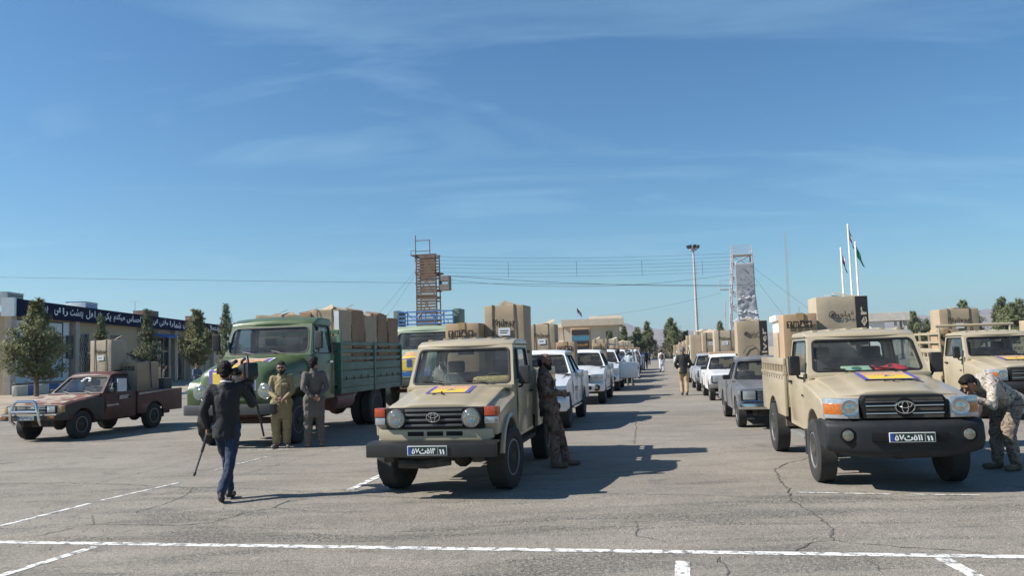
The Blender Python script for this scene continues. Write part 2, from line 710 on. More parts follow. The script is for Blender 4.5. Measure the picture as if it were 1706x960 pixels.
for pts, w in (([(-8.6, 8.92), (-5.28, 8.31), (4.04, 6.59), (9, 5.68)], 0.11), ([(1.34, 6.78), (1.15, 5.9)], 0.12),
               ([(3.40, 6.64), (3.36, 5.8)], 0.12), ([(-5.81, 9.15), (-5.5, 10.46)], 0.075), ([(-5.46, 10.66), (-5.0, 12.04)], 0.06),
               ([(-4.95, 13.3), (-4.6, 14.9)], 0.04), ([(-4.13, 7.98), (-4.45, 6.9)], 0.10), ([(-2.25, 10.9), (-1.92, 12.9), (-1.3, 16.3)], 0.11),
               ([(-5.6, 16.28), (-4.5, 15.99)], 0.06), ([(3.3, 9.72), (4.3, 9.42)], 0.05), ([(4.5, 9.38), (5.2, 9.2)], 0.04)):
    mb = MB()
    strip(mb, pts, w)
    mb.build('painted_line', M_LINE, lot, smooth=0)

CR = [[(4.47, 12.54), (4.0, 12.11), (3.65, 11.56), (3.5, 10.93), (3.34, 10.32), (3.32, 10.0), (3.06, 9.24), (3.08, 8.99), (3.07, 8.62), (2.99, 7.84), (2.79, 7.33), (2.61, 7.28), (2.34, 6.99)],
      [(2.79, 7.33), (3.17, 7.06), (3.66, 6.83), (3.88, 6.7)], [(-7.91, 12.43), (-6.85, 12.34), (-5.89, 12.05), (-4.6, 11.49), (-4.17, 11.46)],
      [(-4.6, 11.49), (-4.42, 10.84), (-4.46, 10.21), (-4.58, 9.74)],
      [(-5.05, 8.54), (-4.87, 8.89), (-4.74, 9.09), (-4.19, 8.98), (-3.68, 8.87), (-3.39, 8.96), (-3.17, 9.48), (-2.94, 9.77), (-2.89, 10.24)],
      [(-6.33, 12.3), (-6.1, 13.49), (-5.88, 14.96), (-5.81, 15.2)], [(-4.17, 11.46), (-3.1, 10.98), (-2.03, 10.47), (-1.21, 10.08)],
      [(1.01, 10.07), (2.13, 9.75), (3.1, 9.46), (3.96, 9.2), (5.45, 8.81)], [(1.2, 8.38), (1.11, 7.72), (1.33, 7.45)],
      [(-4.32, 12.67), (-3.98, 14.12), (-3.55, 15.95), (-3.34, 17.3)], [(3.24, 22.31), (2.74, 18.49), (2.2, 15.22)],
      [(-8.72, 13.69), (-8.27, 13.94), (-8.03, 15.04)], [(1.6, 6.69), (1.67, 6.87), (1.6, 6.33)], [(2.8, 6.64), (2.79, 6.46), (2.74, 6.24)],
      [(-2.94, 9.77), (-2.09, 9.32), (-1.82, 9.38)], [(-4.73, 9.09), (-4.98, 9.55)]]
for i, c in enumerate(CR):
    mb = MB()
    strip(mb, c, 0.016 if i in (0, 2, 4) else 0.010, 0.0075, jag=0.022, step=0.07)
    mb.build('crack', M_CRACK, lot, smooth=0)

# loose gravel scattered on the worn bands
mb = MB()
for i in range(1500):
    x = random.uniform(-6, 6)
    y = random.choice((7.6, 8.6, 9.3)) + random.gauss(0, .35) - 0.18 * x
    s = random.uniform(0.004, 0.013)
    c = V((x, y, s * .4))
    a = [c + V((random.uniform(.6, 1) * s * dx, random.uniform(.6, 1) * s * dy, s * dz)) for dx, dy, dz in ((1, 0, 0), (0, 1, 0), (-1, 0, 0), (0, -1, 0), (0, 0, .8))]
    mb.add(a, [(0, 1, 4), (1, 2, 4), (2, 3, 4), (3, 0, 4)])
tag(mb.build('gravel', mat('gravel', (0.27, 0.25, 0.22), 0.9, var=0.4, scale=8), smooth=0), 'loose gravel on worn asphalt', kind='stuff')


def kerb(name, pts, label, first=0, step=1.0, w=0.28, h=0.14, run=1):
    root = empty(name, (0, 0, 0))
    tag(root, label, kind='structure')
    k = first
    for a, b in zip(pts[:-1], pts[1:]):
        a, b = V(a), V(b)
        n = int((b - a).length / step)
        ang = math.atan2((b - a).y, (b - a).x)
        for i in range(n):
            p = a.lerp(b, (i + .5) / n)
            key = ((k // run) % 2)
            me = kerb.cache.get((key, step))
            if me is None:
                q = MB()
                q.box(-step / 2 + .008, step / 2 - .008, -w / 2, w / 2, -0.05, h)
                o = q.build('kerb_stone', M_KWHITE if key else M_KBLUE, root, bevel=0.02)
                kerb.cache[(key, step)] = o.data
            else:
                o = bpy.data.objects.new('kerb_stone', me)
                COL.objects.link(o)
                o.parent = root
            o.location = (p.x, p.y, 0)
            o.rotation_euler = (0, 0, ang)
            k += 1


kerb.cache = {}
kerb('side_kerb', [(-16.6, 16), (-17.7, 27.5), (-19.5, 48.3), (-22.0, 78)], 'blue and white painted kerb along the building verge')
kerb('end_kerb', [(-4, 133), (46, 124)], 'blue and white painted kerb at the far end of the lot', step=2.0, run=2)

# raised dirt verge in front of the long building
mb = MB()
mb.add([(x, y, 0.1) for x, y in ((-16.8, 16), (-17.9, 27.5), (-19.7, 48.3), (-22.2, 78), (-60, 110), (-90, 110), (-90, 16))], [tuple(range(7))])
tag(mb.build('dirt_verge', M_DIRT, smooth=0), 'bare brown dirt verge with young pines', kind='structure')
# painted low wall behind the nearest pine
wallr = empty('low_wall', (-30.5, 52.6, 0.1), R(94), 'low wall of blue and white painted blocks behind the tallest pine', 'wall')
for i in range(9):
    q = MB()
    q.box(i * 1.3 - 4 + .01, i * 1.3 - 2.7 - .01, -.15, .15, 0, .62)
    q.build('wall_block', M_KBLUE if i % 2 else M_KWHITE, wallr, bevel=.02)

# ------------------------------------------------------------------ long building with banner
M_BRICK = mat('beige_brick', (0.46, 0.36, 0.24), 0.85, var=0.16, scale=2.2, bump=0.3, bscale=30, stretch=(1, 1, 4))
M_NAVY = mat('banner_navy', (0.008, 0.013, 0.042), 0.9, var=0.25, scale=1.5, spec=.1)
M_WHITE = mat('white_print', (0.75, 0.76, 0.78), 0.7, var=0.05)
M_STONE = mat('stone_cladding', (0.47, 0.40, 0.33), 0.8, var=0.15, scale=3)
M_SIGNW = mat('sign_white', (0.66, 0.72, 0.76), 0.6, var=0.08)
M_DARK = mat('dark_metal', (0.03, 0.03, 0.032), 0.5, var=0.2)
M_BLACK = mat('black_plastic', (0.012, 0.012, 0.013), 0.5, var=0.2, dust=0.03)
M_STEEL = mat('galvanised_steel', (0.34, 0.34, 0.34), 0.45, 0.6, var=0.15, scale=9)
M_GLASSD = glass('building_glass', (0.22, 0.26, 0.28))
M_AWN = mat('awning_blue', (0.05, 0.14, 0.36), 0.7, var=0.2)
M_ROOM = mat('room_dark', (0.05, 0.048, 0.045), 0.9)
M_BLUEP = mat('blue_print', (0.03, 0.07, 0.25), 0.7)

BD = V((-0.0732, 0.9973, 0))                    # along the facade, away from the camera
BX0, BY0 = -32.6, 50.0
bl = empty('banner_building', (BX0, BY0, 0.1), math.atan2(BD.y, BD.x),
           'long low beige brick building with a navy lettered banner along its roof', 'building')
# local frame: x along the facade, -y out toward the lot
def bpart(name, mt, *boxes, bevel=0.0, parent=bl):
    q = MB()
    for bb in boxes:
        q.box(*bb)
    return q.build(name, mt, parent, bevel=bevel, smooth=0)


BL0, BL1, BH = 1.5, 49.0, 6.2
WIN = ((11.5, 13.5, 0.8), (14.4, 16.2, 2.4), (17.4, 19.4, 2.4))
bpart('wall', M_BRICK, (BL0, 11.5, .02, 9, 0, 5.1), (11.5, BL1, .02, .35, 4.3, 5.1), (13.5, 14.4, .02, .35, 0, 4.3), (16.2, 17.4, .02, .35, 0, 4.3),
      (19.4, 24.6, .02, .35, 0, 4.3), (36, BL1, .02, .35, 0, 4.3), (11.5, BL1, 6, 9, 0, 5.1),
      *[(x0, x1, .02, .35, 0, z0) for x0, x1, z0 in WIN])
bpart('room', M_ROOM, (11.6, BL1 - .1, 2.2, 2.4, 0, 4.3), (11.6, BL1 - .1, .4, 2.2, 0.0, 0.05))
bpart('roof', M_CONC, (BL0 - .2, BL1 + .2, .12, 9.2, 5.1, 5.35))
fas = bpart('banner', M_NAVY, (BL0, BL1, -.62, -.5, 5.08, BH))
bpart('banner_edge', M_SIGNW, (BL0 - .25, BL0 - .003, -.7, .1, 5.05, BH + .05))
bpart('parapet', M_CONC, (BL0, BL1, -.48, .1, 5.12, BH - .12))
for x in (1.8, 10.65, 23.6, 32.2, 37, 45.4):
    bpart('column', M_STONE, (x - .32, x + .32, -.42, .017, 0, 5.08), bevel=.02)
# white wall sign with blue lines
sg = bpart('wall_sign', M_SIGNW, (2.3, 9.9, -.12, -.02, 0.7, 4.98))
bpart('sign_frame', M_DARK, (2.3, 8.9, -.16, -.121, 4.86, 4.97), (8.82, 8.93, -.16, -.121, 0.9, 4.86), parent=sg)
bpart('sign_stripe', M_BLUEP, (2.3, 4.6, -.14, -.121, 3.42, 3.5), parent=sg)
text(shape_fa('نماز'), 0.5, M_BLUEP, sg, face((7.6, -.13, 3.2)), width=1.3)
bpart('electric_panel', M_DARK, (9.4, 10.25, -.28, -.13, 2.3, 4.0), bevel=.02)
words = [('بینـــم', 3.6, 5.7), ('می', 6.6, 7.5), ('را', 7.8, 8.6), ('بهشت', 8.95, 11.0), ('اهل', 11.5, 13.1), ('از', 13.4, 14.05), ('یکی', 14.4, 16.0), ('میکنم', 16.5, 18.8), ('احساس', 19.2, 22.3),
         ('بینم', 22.9, 24.5), ('می', 25.2, 26.5), ('وقتی', 26.9, 29.2), ('را', 29.7, 30.7), ('شما', 30.9, 33.0), ('بعضی', 33.6, 36.2), ('متعال', 42, 46.2)]
for w, a_, b_ in words:
    text(shape_fa(w), 1.0, M_WHITE, fas, face(((a_ + b_) / 2, -.628, 5.66)), width=b_ - a_, height=.62 if len(w) == 2 else .72, off=0.02)
# lattice windows
for x0, x1, z0 in WIN:
    w = bpart('window', M_GLASSD, (x0, x1, .2, .22, z0, 4.3))
    bpart('window_frame', M_STEEL, (x0, x1, .1, .18, 4.22, 4.3), (x0, x1, .1, .18, z0, z0 + .08), (x0, x0 + .06, .1, .18, z0 + .08, 4.22), (x1 - .06, x1, .1, .18, z0 + .08, 4.22), parent=w)
    for sgn in (1, -1):
        for i in range(12):
            a_ = x0 + (x1 - x0) * (i - 7) / 5
            pts = []
            for tt in range(41):
                xx, z_ = a_ + tt * .06, z0 + tt * .11
                if x0 <= xx <= x1 and z_ <= 4.3:
                    pts.append((xx if sgn > 0 else x0 + x1 - xx, .08, z_))
            if len(pts) > 3:
                q = MB()
                q.tube([pts[0], pts[-1]], .018, 5)
                q.build('lattice_bar', M_STEEL, w)
# glazed entrance with blue awning
ent = bpart('entrance_glazing', M_GLASSD, (24.7, 35.9, .25, .27, 0.1, 4.3))
for x in (24.9, 26.7, 28.4, 30.2, 32.0, 33.8, 35.7):
    bpart('mullion', M_STEEL, (x - .05, x + .05, .12, .24, 0.1, 4.3), parent=ent)
bpart('transom', M_STEEL, (24.7, 35.9, .08, .115, 2.9, 3.0), parent=ent)
aw = MB()
aw.prism([(-.45, 4.62), (-2.4, 4.2), (-2.4, 4.08), (-.45, 4.4)], 24.4, 36, 'x')
aw.build('awning', M_AWN, bl)
for x in (24.8, 30, 35.6):
    bpart('awning_post', M_STEEL, (x - .05, x + .05, -2.3, -2.2, -.1, 4.18))
bpart('wall_lamp_box', M_DARK, (25.4, 26.9, -.48, -.05, 4.45, 5.05), bevel=.03)
# rooftop coolers
M_COOL = mat('cooler_metal', (0.52, 0.55, 0.56), 0.5, 0.2, var=0.12)


def cooler(x, w, d, h, mt, label, blue=False, z=5.35, y=.9):
    r = empty('rooftop_cooler', bl.matrix_basis @ V((x, y, z)), 0, label, 'air cooler', 'coolers on the banner building roof')
    r.rotation_euler = bl.rotation_euler
    q = MB()
    q.box(-w / 2, w / 2, -d / 2, d / 2, .55, .55 + h)
    q.build('housing', mt, r, bevel=.03)
    for sx in (-1, 1):
        for sy in (-1, 1):
            q = MB()
            q.box(sx * (w / 2 - .08) - .03, sx * (w / 2 - .08) + .03, sy * (d / 2 - .08) - .03, sy * (d / 2 - .08) + .03, 0, .55)
            q.build('leg', M_STEEL, r)
    for i in range(6):
        q = MB()
        q.box(-w / 2 + .08, w / 2 - .08, -d / 2 - .02, -d / 2 - .004, .62 + i * (h - .1) / 6, .62 + (i + .55) * (h - .1) / 6)
        q.build('louvre', M_AWN if blue else M_DARK, r)
    q = MB()
    q.box(-w / 2 - .02, w / 2 + .02, -d / 2 - .02, d / 2 + .02, .55 + h, .6 + h)
    q.build('lid', M_AWN if blue else mt, r)
    return r


bpy.context.view_layer.update()
cooler(2.9, 2.0, 1.6, .75, M_COOL, 'grey louvred cooler above the start of the banner')
cooler(14.2, 2.2, 1.5, .85, M_SIGNW, 'white cooler with blue lid on the banner building roof', True)
cooler(27.6, 2.2, 1.6, .9, mat('rusty_cooler', (0.2, 0.13, 0.09), 0.8, var=.3), 'rusty brown cooler beside the thin roof aerial')
cooler(42, 1.6, 1.5, 1.1, mat('rusty_cooler', (0.2, 0.13, 0.09)), 'rust stained cooler near the far end of the banner')
q = MB()
q.tube([(0, 0, 0), (0, 0, 2.3)], .025, 6)
ae = q.build('roof_aerial', M_STEEL, None, loc=bl.matrix_basis @ V((24.9, .9, 5.35)))
tag(ae, 'thin pole aerial with a short crossbar on the banner building', 'aerial')
q = MB()
q.tube([(-.5, 0, 2.28), (.5, 0, 2.28)], .025, 6)
q.build('crossbar', M_STEEL, ae)
# green roadside board
gb = empty('green_board', (-24.6, 37.2, .1), R(-8), 'green board with white lettering on a post at the verge', 'sign')
q = MB(); q.box(-.75, .75, -.03, .03, 1.0, 2.25)
q.build('panel', mat('sign_green', (0.01, 0.2, 0.14), .5), gb, bevel=.015)
for sx in (-.6, .6):
    q = MB(); q.tube([(sx, .05, 0), (sx, .05, 2.2)], .035, 8); q.build('post', M_STEEL, gb)
text(shape_fa('دا'), .4, M_WHITE, gb, face((.2, -.04, 1.3)), width=.4)

# ------------------------------------------------------------------ far buildings
M_PLAST = mat('cream_plaster', (0.55, 0.46, 0.35), 0.85, var=.08, scale=1)
M_PALE = mat('pale_plaster', (0.68, 0.60, 0.48), 0.85, var=.06, scale=1)
M_WPL = mat('white_plaster', (0.72, 0.70, 0.66), 0.85, var=.06)
fb = empty('flat_roof_building', (2.0, 140, 0), R(-6), 'two storey cream building with deep flat roof band at the lane end', 'building')
def fpart(name, mt, *b, parent=fb, bevel=0.0):
    q = MB()
    for bb in b:
        q.box(*bb)
    return q.build(name, mt, parent, bevel=bevel, smooth=0)
fpart('wing', M_PALE, (-8, 6.6, 3, 14, 0, 6.1))
fpart('wing_roof', M_PALE, (-8.6, 6.7, 2.4, 14.4, 6.1, 6.75))
fpart('wall', M_PLAST, (6.8, 16.4, 1.0, 13, 0, 6.2))
fpart('roof_band', M_PLAST, (6.4, 17.2, .2, 13.6, 6.2, 7.35))
fpart('stair_head', M_PALE, (11.2, 17.0, 3, 11, 7.35, 7.95))
for x, z in ((9.0, 4.4), (14.6, 4.4), (9.0, 1.4), (14.6, 1.4), (11.8, 1.4)):
    w = fpart('window', M_GLASSD, (x - .45, x + .45, .9, .95, z - .6, z + .7))
    fpart('window_frame', M_DARK, (x - .52, x + .52, .955, .99, z - .67, z + .77), parent=w)
fl = empty('roof_flag', (11.7, 145, 7.95), 0, 'small drooping dark flag on the cream building roof', 'flag')
q = MB(); q.tube([(0, 0, 0), (-.05, 0, 1.8)], .03, 6); q.build('pole', M_STEEL, fl)
q = MB(); q.grid(lambda u, v: V((-.05 + .9 * u * .9, .12 * math.sin(u * 6), 1.8 - v * .75 - u * 1.1)), 8, 4)
q.build('cloth', mat('flag_dark', (.10, .06, .10), .9), fl)

gh = empty('canopy_building', (36.2, 82, 0), R(-20), 'small white gatehouse with a flat canopy on slim posts', 'building')
fpart('wall', M_WPL, (0, 1.6, 0, 4, 0, 3.9), parent=gh)
fpart('canopy', M_CONC, (-.3, 3.9, -.5, 4.6, 3.9, 4.75), parent=gh, bevel=.02)
for x, y in ((2.6, -.2), (3.5, -.2), (3.5, 4.0)):
    fpart('post', M_CONC, (x - .12, x + .12, y, y + .25, 0, 3.9), parent=gh)
w = fpart('window', M_GLASSD, (-.03, -.01, 1.2, 2.6, 1.2, 2.4), parent=gh)
wb = empty('white_block_building', (30.4, 92, 0), R(-12), 'plain white flat roofed building behind the cartons', 'building')
fpart('wall', M_WPL, (0, 5.5, 0, 6, 0, 4.6), parent=wb)
fpart('roof_band', M_WPL, (-.3, 5.8, -.3, 6.3, 4.6, 5.25), parent=wb)
fpart('window', M_DARK, (2, 3.2, -.02, -.004, 1.4, 2.6), parent=wb)
q = MB(); q.tube([(2.6, 2, 5.25), (2.6, 2, 6.2)], .06, 6); q.build('vent_pipe', M_STEEL, wb)

# ------------------------------------------------------------------ towers
M_RUST = mat('rusty_steel', (0.15, 0.085, 0.055), .8, .2, var=.3, scale=3)
M_SLAT = mat('brown_slat', (0.155, 0.10, 0.066), .8, var=.25, scale=2)
M_TSTEEL = mat('tower_steel', (0.46, 0.44, 0.45), .6, .4, var=.2)
M_CLIMB = mat('climbing_panel', (0.25, 0.262, 0.285), .7, var=.16, scale=1.5, bump=.5, bscale=5)
M_HOLD = mat('climbing_hold', (0.60, 0.61, 0.62), .6, var=.2)
tw = empty('slatted_tower', (-10.75, 100, 0), R(-10), 'tall brown slatted training tower with rusty steel frame', 'tower')
for sx in (-1.25, 1.25):
    for sy in (0.1, 1.9):
        q = MB(); q.tube([(sx * 1.06, sy, 0), (sx, sy, 14.6)], .09, 6); q.build('post', M_RUST, tw)
z, i = 1.0, 0
while z < 14.4:
    q = MB()
    q.box(-1.28, 1.32, -.05, .0, z, z + .26, Matrix.Rotation(R(random.uniform(-.6, .6)), 4, 'Y'))
    q.build('slat', M_SLAT, tw)
    if random.random() < .75:
        q = MB()
        q.box(-1.28, 1.3, 1.96, 2.0, z + .1, z + .28)
        q.build('slat', M_SLAT, tw)
    z += .37 + random.uniform(-.02, .02)
for z in (3.2, 6.2, 9.2, 12.0, 14.5):
    q = MB(); q.box(-1.35, 1.4, 0.02, .14, z - .1, z + .1); q.box(-1.35, 1.4, 1.8, 1.95, z - .1, z + .1)
    q.build('ring_beam', M_RUST, tw)
for k, z in enumerate((3.2, 6.2, 9.2, 12.0)):
    for s in (-1, 1):
        q = MB(); q.tube([(-1.2 * s, .12, z), (0.3 * s, .12, z + 2.6)], .06, 6); q.build('brace', M_RUST, tw)
for s, x in ((0, -1.3), (1, .55)):
    q = MB(); q.tube([(x, .1, 14.6), (x, .1, 17.05 if not s else 16.4)], .06, 6); q.build('top_post', M_RUST, tw)
q = MB(); q.tube([(-1.3, .1, 16.35), (.6, .1, 16.35)], .05, 6); q.build('top_rail', M_RUST, tw)
q = MB(); q.tube([(-1.3, .1, 15.0), (.6, .1, 15.0)], .05, 6); q.build('top_rail', M_RUST, tw)
q = MB(); q.box(-1.9, -1.2, -.2, 1.2, 14.45, 14.55); q.tube([(-1.85, -.1, 14.55), (-1.85, -.1, 15.1), (-1.3, -.1, 15.1)], .04, 6)
q.build('side_platform', M_RUST, tw)
cb = MB(); cb.box(1.6, 2.9, .1, 1.4, 9.95, 10.7); cb.box(1.6, 2.9, .1, 1.4, 11.1, 11.75); cb.box(1.6, 1.7, .1, 1.4, 10.7, 11.1); cb.box(2.8, 2.9, .1, 1.4, 10.7, 11.1)
cb.build('lookout_box', mat('lookout_paint', (0.2, 0.16, 0.14), .7, var=.3), tw)
q = MB(); q.box(1.25, 2.0, .2, 1.2, 12.0, 12.15); q.box(1.25, 1.7, .2, 1.2, 9.8, 9.95); q.build('bracket', M_RUST, tw)

ct = empty('climbing_tower', (29.2, 100, 0), R(-10), 'steel lattice climbing tower faced with a grey studded wall', 'tower')
leg = [(-1.3, .3), (1.05, .3), (1.05, 2.6), (-1.3, 2.6)]
for x, y in leg:
    q = MB(); q.tube([(x * 1.35 - .35, y * 1.2, 0), (x, y, 13.4)], .09, 6); q.build('leg', M_TSTEEL, ct)
lv = [0.5, 2.6, 4.7, 6.8, 8.6, 10.4, 12.2, 13.4]
def lp(k, z):
    x, y = leg[k]
    t = z / 13.4
    return V((x * 1.35 - .35, y * 1.2, 0)).lerp(V((x, y, 13.4)), t) + V((0, 0, 0))
for i, z in enumerate(lv):
    for k in range(4):
        a, b = lp(k, z), lp((k + 1) % 4, z)
        a.z = b.z = z
        q = MB(); q.tube([a, b], .05, 5); q.build('girt', M_TSTEEL, ct)
        if i < len(lv) - 1:
            c = lp((k + 1) % 4, lv[i + 1]); c.z = lv[i + 1]
            q = MB(); q.tube([a, c], .045, 5); q.build('brace', M_TSTEEL, ct)
            d_ = lp(k, lv[i + 1]); d_.z = lv[i + 1]
            q = MB(); q.tube([b, d_], .045, 5); q.build('brace', M_TSTEEL, ct)
for z in (13.95, 14.5):
    pts = [(x_, y_, z) for x_, y_ in leg]
    q = MB(); q.tube(pts, .045, 6, closed=True); q.build('guard_rail', M_TSTEEL, ct)
for x, y in leg:
    q = MB(); q.tube([(x, y, 13.3), (x, y, 14.5)], .05, 6); q.build('guard_post', M_TSTEEL, ct)
q = MB(); q.box(-1.4, 1.15, .2, 2.7, 13.3, 13.42); q.build('platform', M_TSTEEL, ct)
q = MB(); q.box(-3.0, -1.9, .6, 1.8, 9.0, 9.08); q.tube([(-3, .6, 9), (-3, .6, 10.2), (-1.8, .6, 10.2)], .04, 5); q.tube([(-3, 1.8, 9), (-3, 1.8, 10.2)], .04, 5)
q.build('side_platform', M_TSTEEL, ct)
q = MB(); q.tube([(-2.9, .1, 0), (-2.5, .1, 7.6), (-1.6, .1, 7.6)], .06, 6); q.build('side_mast', M_TSTEEL, ct)
def wallw(z):
    return -1.15 - .02 * (12.2 - z) * 0 , 1.15 + (.9 * ((8.6 - z) / 8.6) ** 1.3 if z < 8.6 else 0)
q = MB()
def cw(u, v):
    z = 12.2 * v
    a, b = wallw(z)
    x = a + (b - a) * u
    d = .0 if z > 8.6 else .16 * noise.noise(V((x * 1.6, z * 1.6, 3))) - .1 * (8.6 - z) / 8.6
    return V((x, -.25 + d, z))
q.grid(cw, 18, 60)
cwo = q.build('climbing_wall', M_CLIMB, ct, smooth=20)
so_ = cwo.modifiers.new('s', 'SOLIDIFY'); so_.thickness = .12; so_.offset = -1
for i in range(62):
    z = random.choice([1.2, 3.0, 5.2, 6.0, 7.9]) + random.gauss(0, .14) if i < 46 else random.uniform(8.6, 12)
    a, b = wallw(z)
    x = random.uniform(a + .15, b - .1)
    s = random.uniform(.09, .2) if i < 46 else .07
    q = MB()
    q.capsule((x - s * .6, -.36, z), (x + s * .6, -.36, z + random.uniform(-.1, .1)), s * .55, s * .4, 6)
    q.build('climbing_hold', M_HOLD if i < 46 else M_DARK, ct)

# ------------------------------------------------------------------ cables
M_WIRE = mat('wire', (0.05, 0.05, 0.055), .6)
def cable(a, b, sag, r, label, n=24):
    a, b = V(a), V(b)
    q = MB()
    q.tube([(b - a) * (i / n) for i in range(n + 1)] if not sag else [(b - a) * (i / n) + V((0, 0, -4 * sag * (i / n) * (1 - i / n))) for i in range(n + 1)], r, 5)
    return tag(q.build('cable', M_WIRE, None, loc=a), label, 'cable', 'cables strung across the lot')
zt = [(13.9, 13.05), (13.45, 12.6), (12.95, 12.1), (12.5, 11.7), (11.95, 11.25), (11.5, 10.8)]
names = ['topmost', 'second highest', 'third highest', 'fourth highest', 'fifth highest', 'sixth highest']
for (za, zb), nm in zip(zt, names):
    cable((-9.4, 100, za + .3), (27.6, 100.5, zb + .5), .35, .015, nm + ' of the thin cables strung between the two towers')
for x, lb in ((-.4, 'thin spacer rod on the tower cables, next to the slatted tower'), (8.2, 'thin spacer rod on the tower cables, second from the slatted tower'), (16.4, 'thin spacer rod on the tower cables, second from the climbing tower'), (24.0, 'thin spacer rod on the tower cables, next to the climbing tower')):
    q = MB(); q.tube([(0, 0, 0), (0, 0, 1.9)], .022, 5)
    tag(q.build('cable_spacer', M_WIRE, None, loc=(x, 100.2, 11.35 - .02 * x)), lb, 'spacer', 'spacers on the tower cables')
cable((-8.0, 100, 11.75), (27.6, 100, 9.35), .35, .026, 'thicker zip line falling from the slatted tower to the climbing tower')
cable((-8.0, 100.3, 11.3), (27.8, 100.3, 10.9), 1.2, .02, 'sagging cable crossing below the bundle between the towers')
cable((-46, 60, 9.05), (18.5, 60, 6.32), .12, .012, 'single dark wire running across the whole lot to the climbing tower')
cable((-12.0, 100, 12.6), (-19, 100, 5.0), .15, .013, 'outer guy wire on the banner side of the slatted tower')
cable((-12.0, 100, 12.2), (-17.2, 100, 5.0), .15, .013, 'inner guy wire on the banner side of the slatted tower')
cable((30.3, 100, 11.7), (41, 100, 3.2), .2, .013, 'long guy wire from the climbing tower toward the flagpoles')
cable((30.4, 100, 10.4), (35.5, 100, 3.2), .15, .013, 'steep guy wire from the climbing tower down to the white building')
cable((11.8, 112, 6.6), (26.4, 101, 8.6), .3, .014, 'slack wire rising from the cream building to the climbing tower')

# ------------------------------------------------------------------ masts and flags
lm = empty('floodlight_mast', (25.2, 110, 0), 0, 'tall floodlight mast with climbing rungs and a ring of lamps', 'light mast')
q = MB(); q.tube([(0, 0, 0), (0, 0, 15.4)], [.24, .13], 10); q.build('pole', M_TSTEEL, lm)
for i in range(26):
    q = MB(); q.tube([(-.42, 0, 1 + i * .5), (.42, 0, 1 + i * .5)], .022, 4); q.build('rung', M_TSTEEL, lm)
q = MB(); q.lathe([(.5, 15.2), (.55, 15.25), (.55, 15.4), (.5, 15.45)], 14, 'z'); q.build('head_ring', M_TSTEEL, lm)
for k in range(7):
    a = 2 * math.pi * k / 7 + .3
    Mx = Matrix.Translation((.72 * math.cos(a), .72 * math.sin(a), 15.75)) @ Matrix.Rotation(a, 4, 'Z') @ Matrix.Rotation(R(25), 4, 'Y')
    q = MB(); q.box(-.12, .16, -.22, .22, -.2, .2, Mx); q.build('floodlight', M_DARK, lm, bevel=.03)

an = empty('lattice_antenna', (55.2, 160, 0), 0, 'thin guyed lattice antenna mast rising behind the white building', 'antenna')
for k in range(3):
    a = k * 2.094
    q = MB(); q.tube([(.22 * math.cos(a), .22 * math.sin(a), 0), (.2 * math.cos(a), .2 * math.sin(a), 24.6)], .035, 5); q.build('mast_leg', M_STEEL, an)
q = MB()
z = 0
k = 0
while z < 24.2:
    a, b = k * 2.094, (k + 1) * 2.094
    q.tube([(.21 * math.cos(a), .21 * math.sin(a), z), (.21 * math.cos(b), .21 * math.sin(b), z + .5)], .02, 4)
    z += .5
    k += 1
q.build('lacing', M_STEEL, an)
q = MB(); q.tube([(0, 0, 24.5), (0, 0, 25.6)], .02, 5); q.tube([(0, 0, 20), (.9, 0, 20), (.9, 0, 21)], .02, 5); q.build('aerial_rod', M_STEEL, an)

M_POLE = mat('white_pole', (0.72, 0.72, 0.72), .5)
def flagpole(x, y, h, cols, label, dr):
    r = empty('flagpole', (x, y, 0), 0, label, 'flagpole', 'flagpoles beside the gatehouse')
    q = MB(); q.tube([(0, 0, 0), (0, 0, h)], [.15, .09], 10); q.build('pole', M_POLE, r)
    q = MB(); q.capsule((0, 0, h), (0, 0, h + .08), .13, .1, 8); q.build('finial', M_POLE, r)
    n = len(cols)
    for i, c in enumerate(cols):
        q = MB()
        def fn(u, v, i=i):
            vv = (i + v) / n
            return V((.10 + dr * u * (.30 + .22 * vv), .18 * math.sin(u * 7 + vv * 3) * u, h - .3 - vv * 1.3 - u * 1.3))
        q.grid(fn, 10, 4)
        q.build('flag_stripe' if n > 1 else 'flag_cloth', c, r, smooth=60)
G_ = mat('flag_green', (.01, .19, .09), .85)
W_ = mat('flag_white', (.7, .7, .7), .85)
R_ = mat('flag_red', (.4, .03, .03), .85)
flagpole(38.25, 90, 15.1, [G_, W_, R_], 'tallest white flagpole with a limp tricolour flag', 1.0)
flagpole(37.5, 90.5, 12.5, [W_, R_, mat('flag_navy', (.04, .03, .12), .85)], 'shortest white flagpole with a limp red and white flag', 1.0)
flagpole(38.75, 89.5, 13.0, [G_], 'white flagpole flying a dark green flag', 1.6)

# ------------------------------------------------------------------ trees
M_BARK = mat('bark', (0.16, 0.115, 0.08), .95, var=.3, scale=6, bump=.6, bscale=20)
M_PINE = mat('pine_needles', (0.20, 0.205, 0.085), .75, var=.45, scale=1.3)
M_PINE2 = mat('pine_needles_dark', (0.145, 0.165, 0.075), .75, var=.45, scale=1.3)
M_PINE3 = mat('pine_needles_olive', (0.21, 0.205, 0.09), .75, var=.4, scale=1.3)


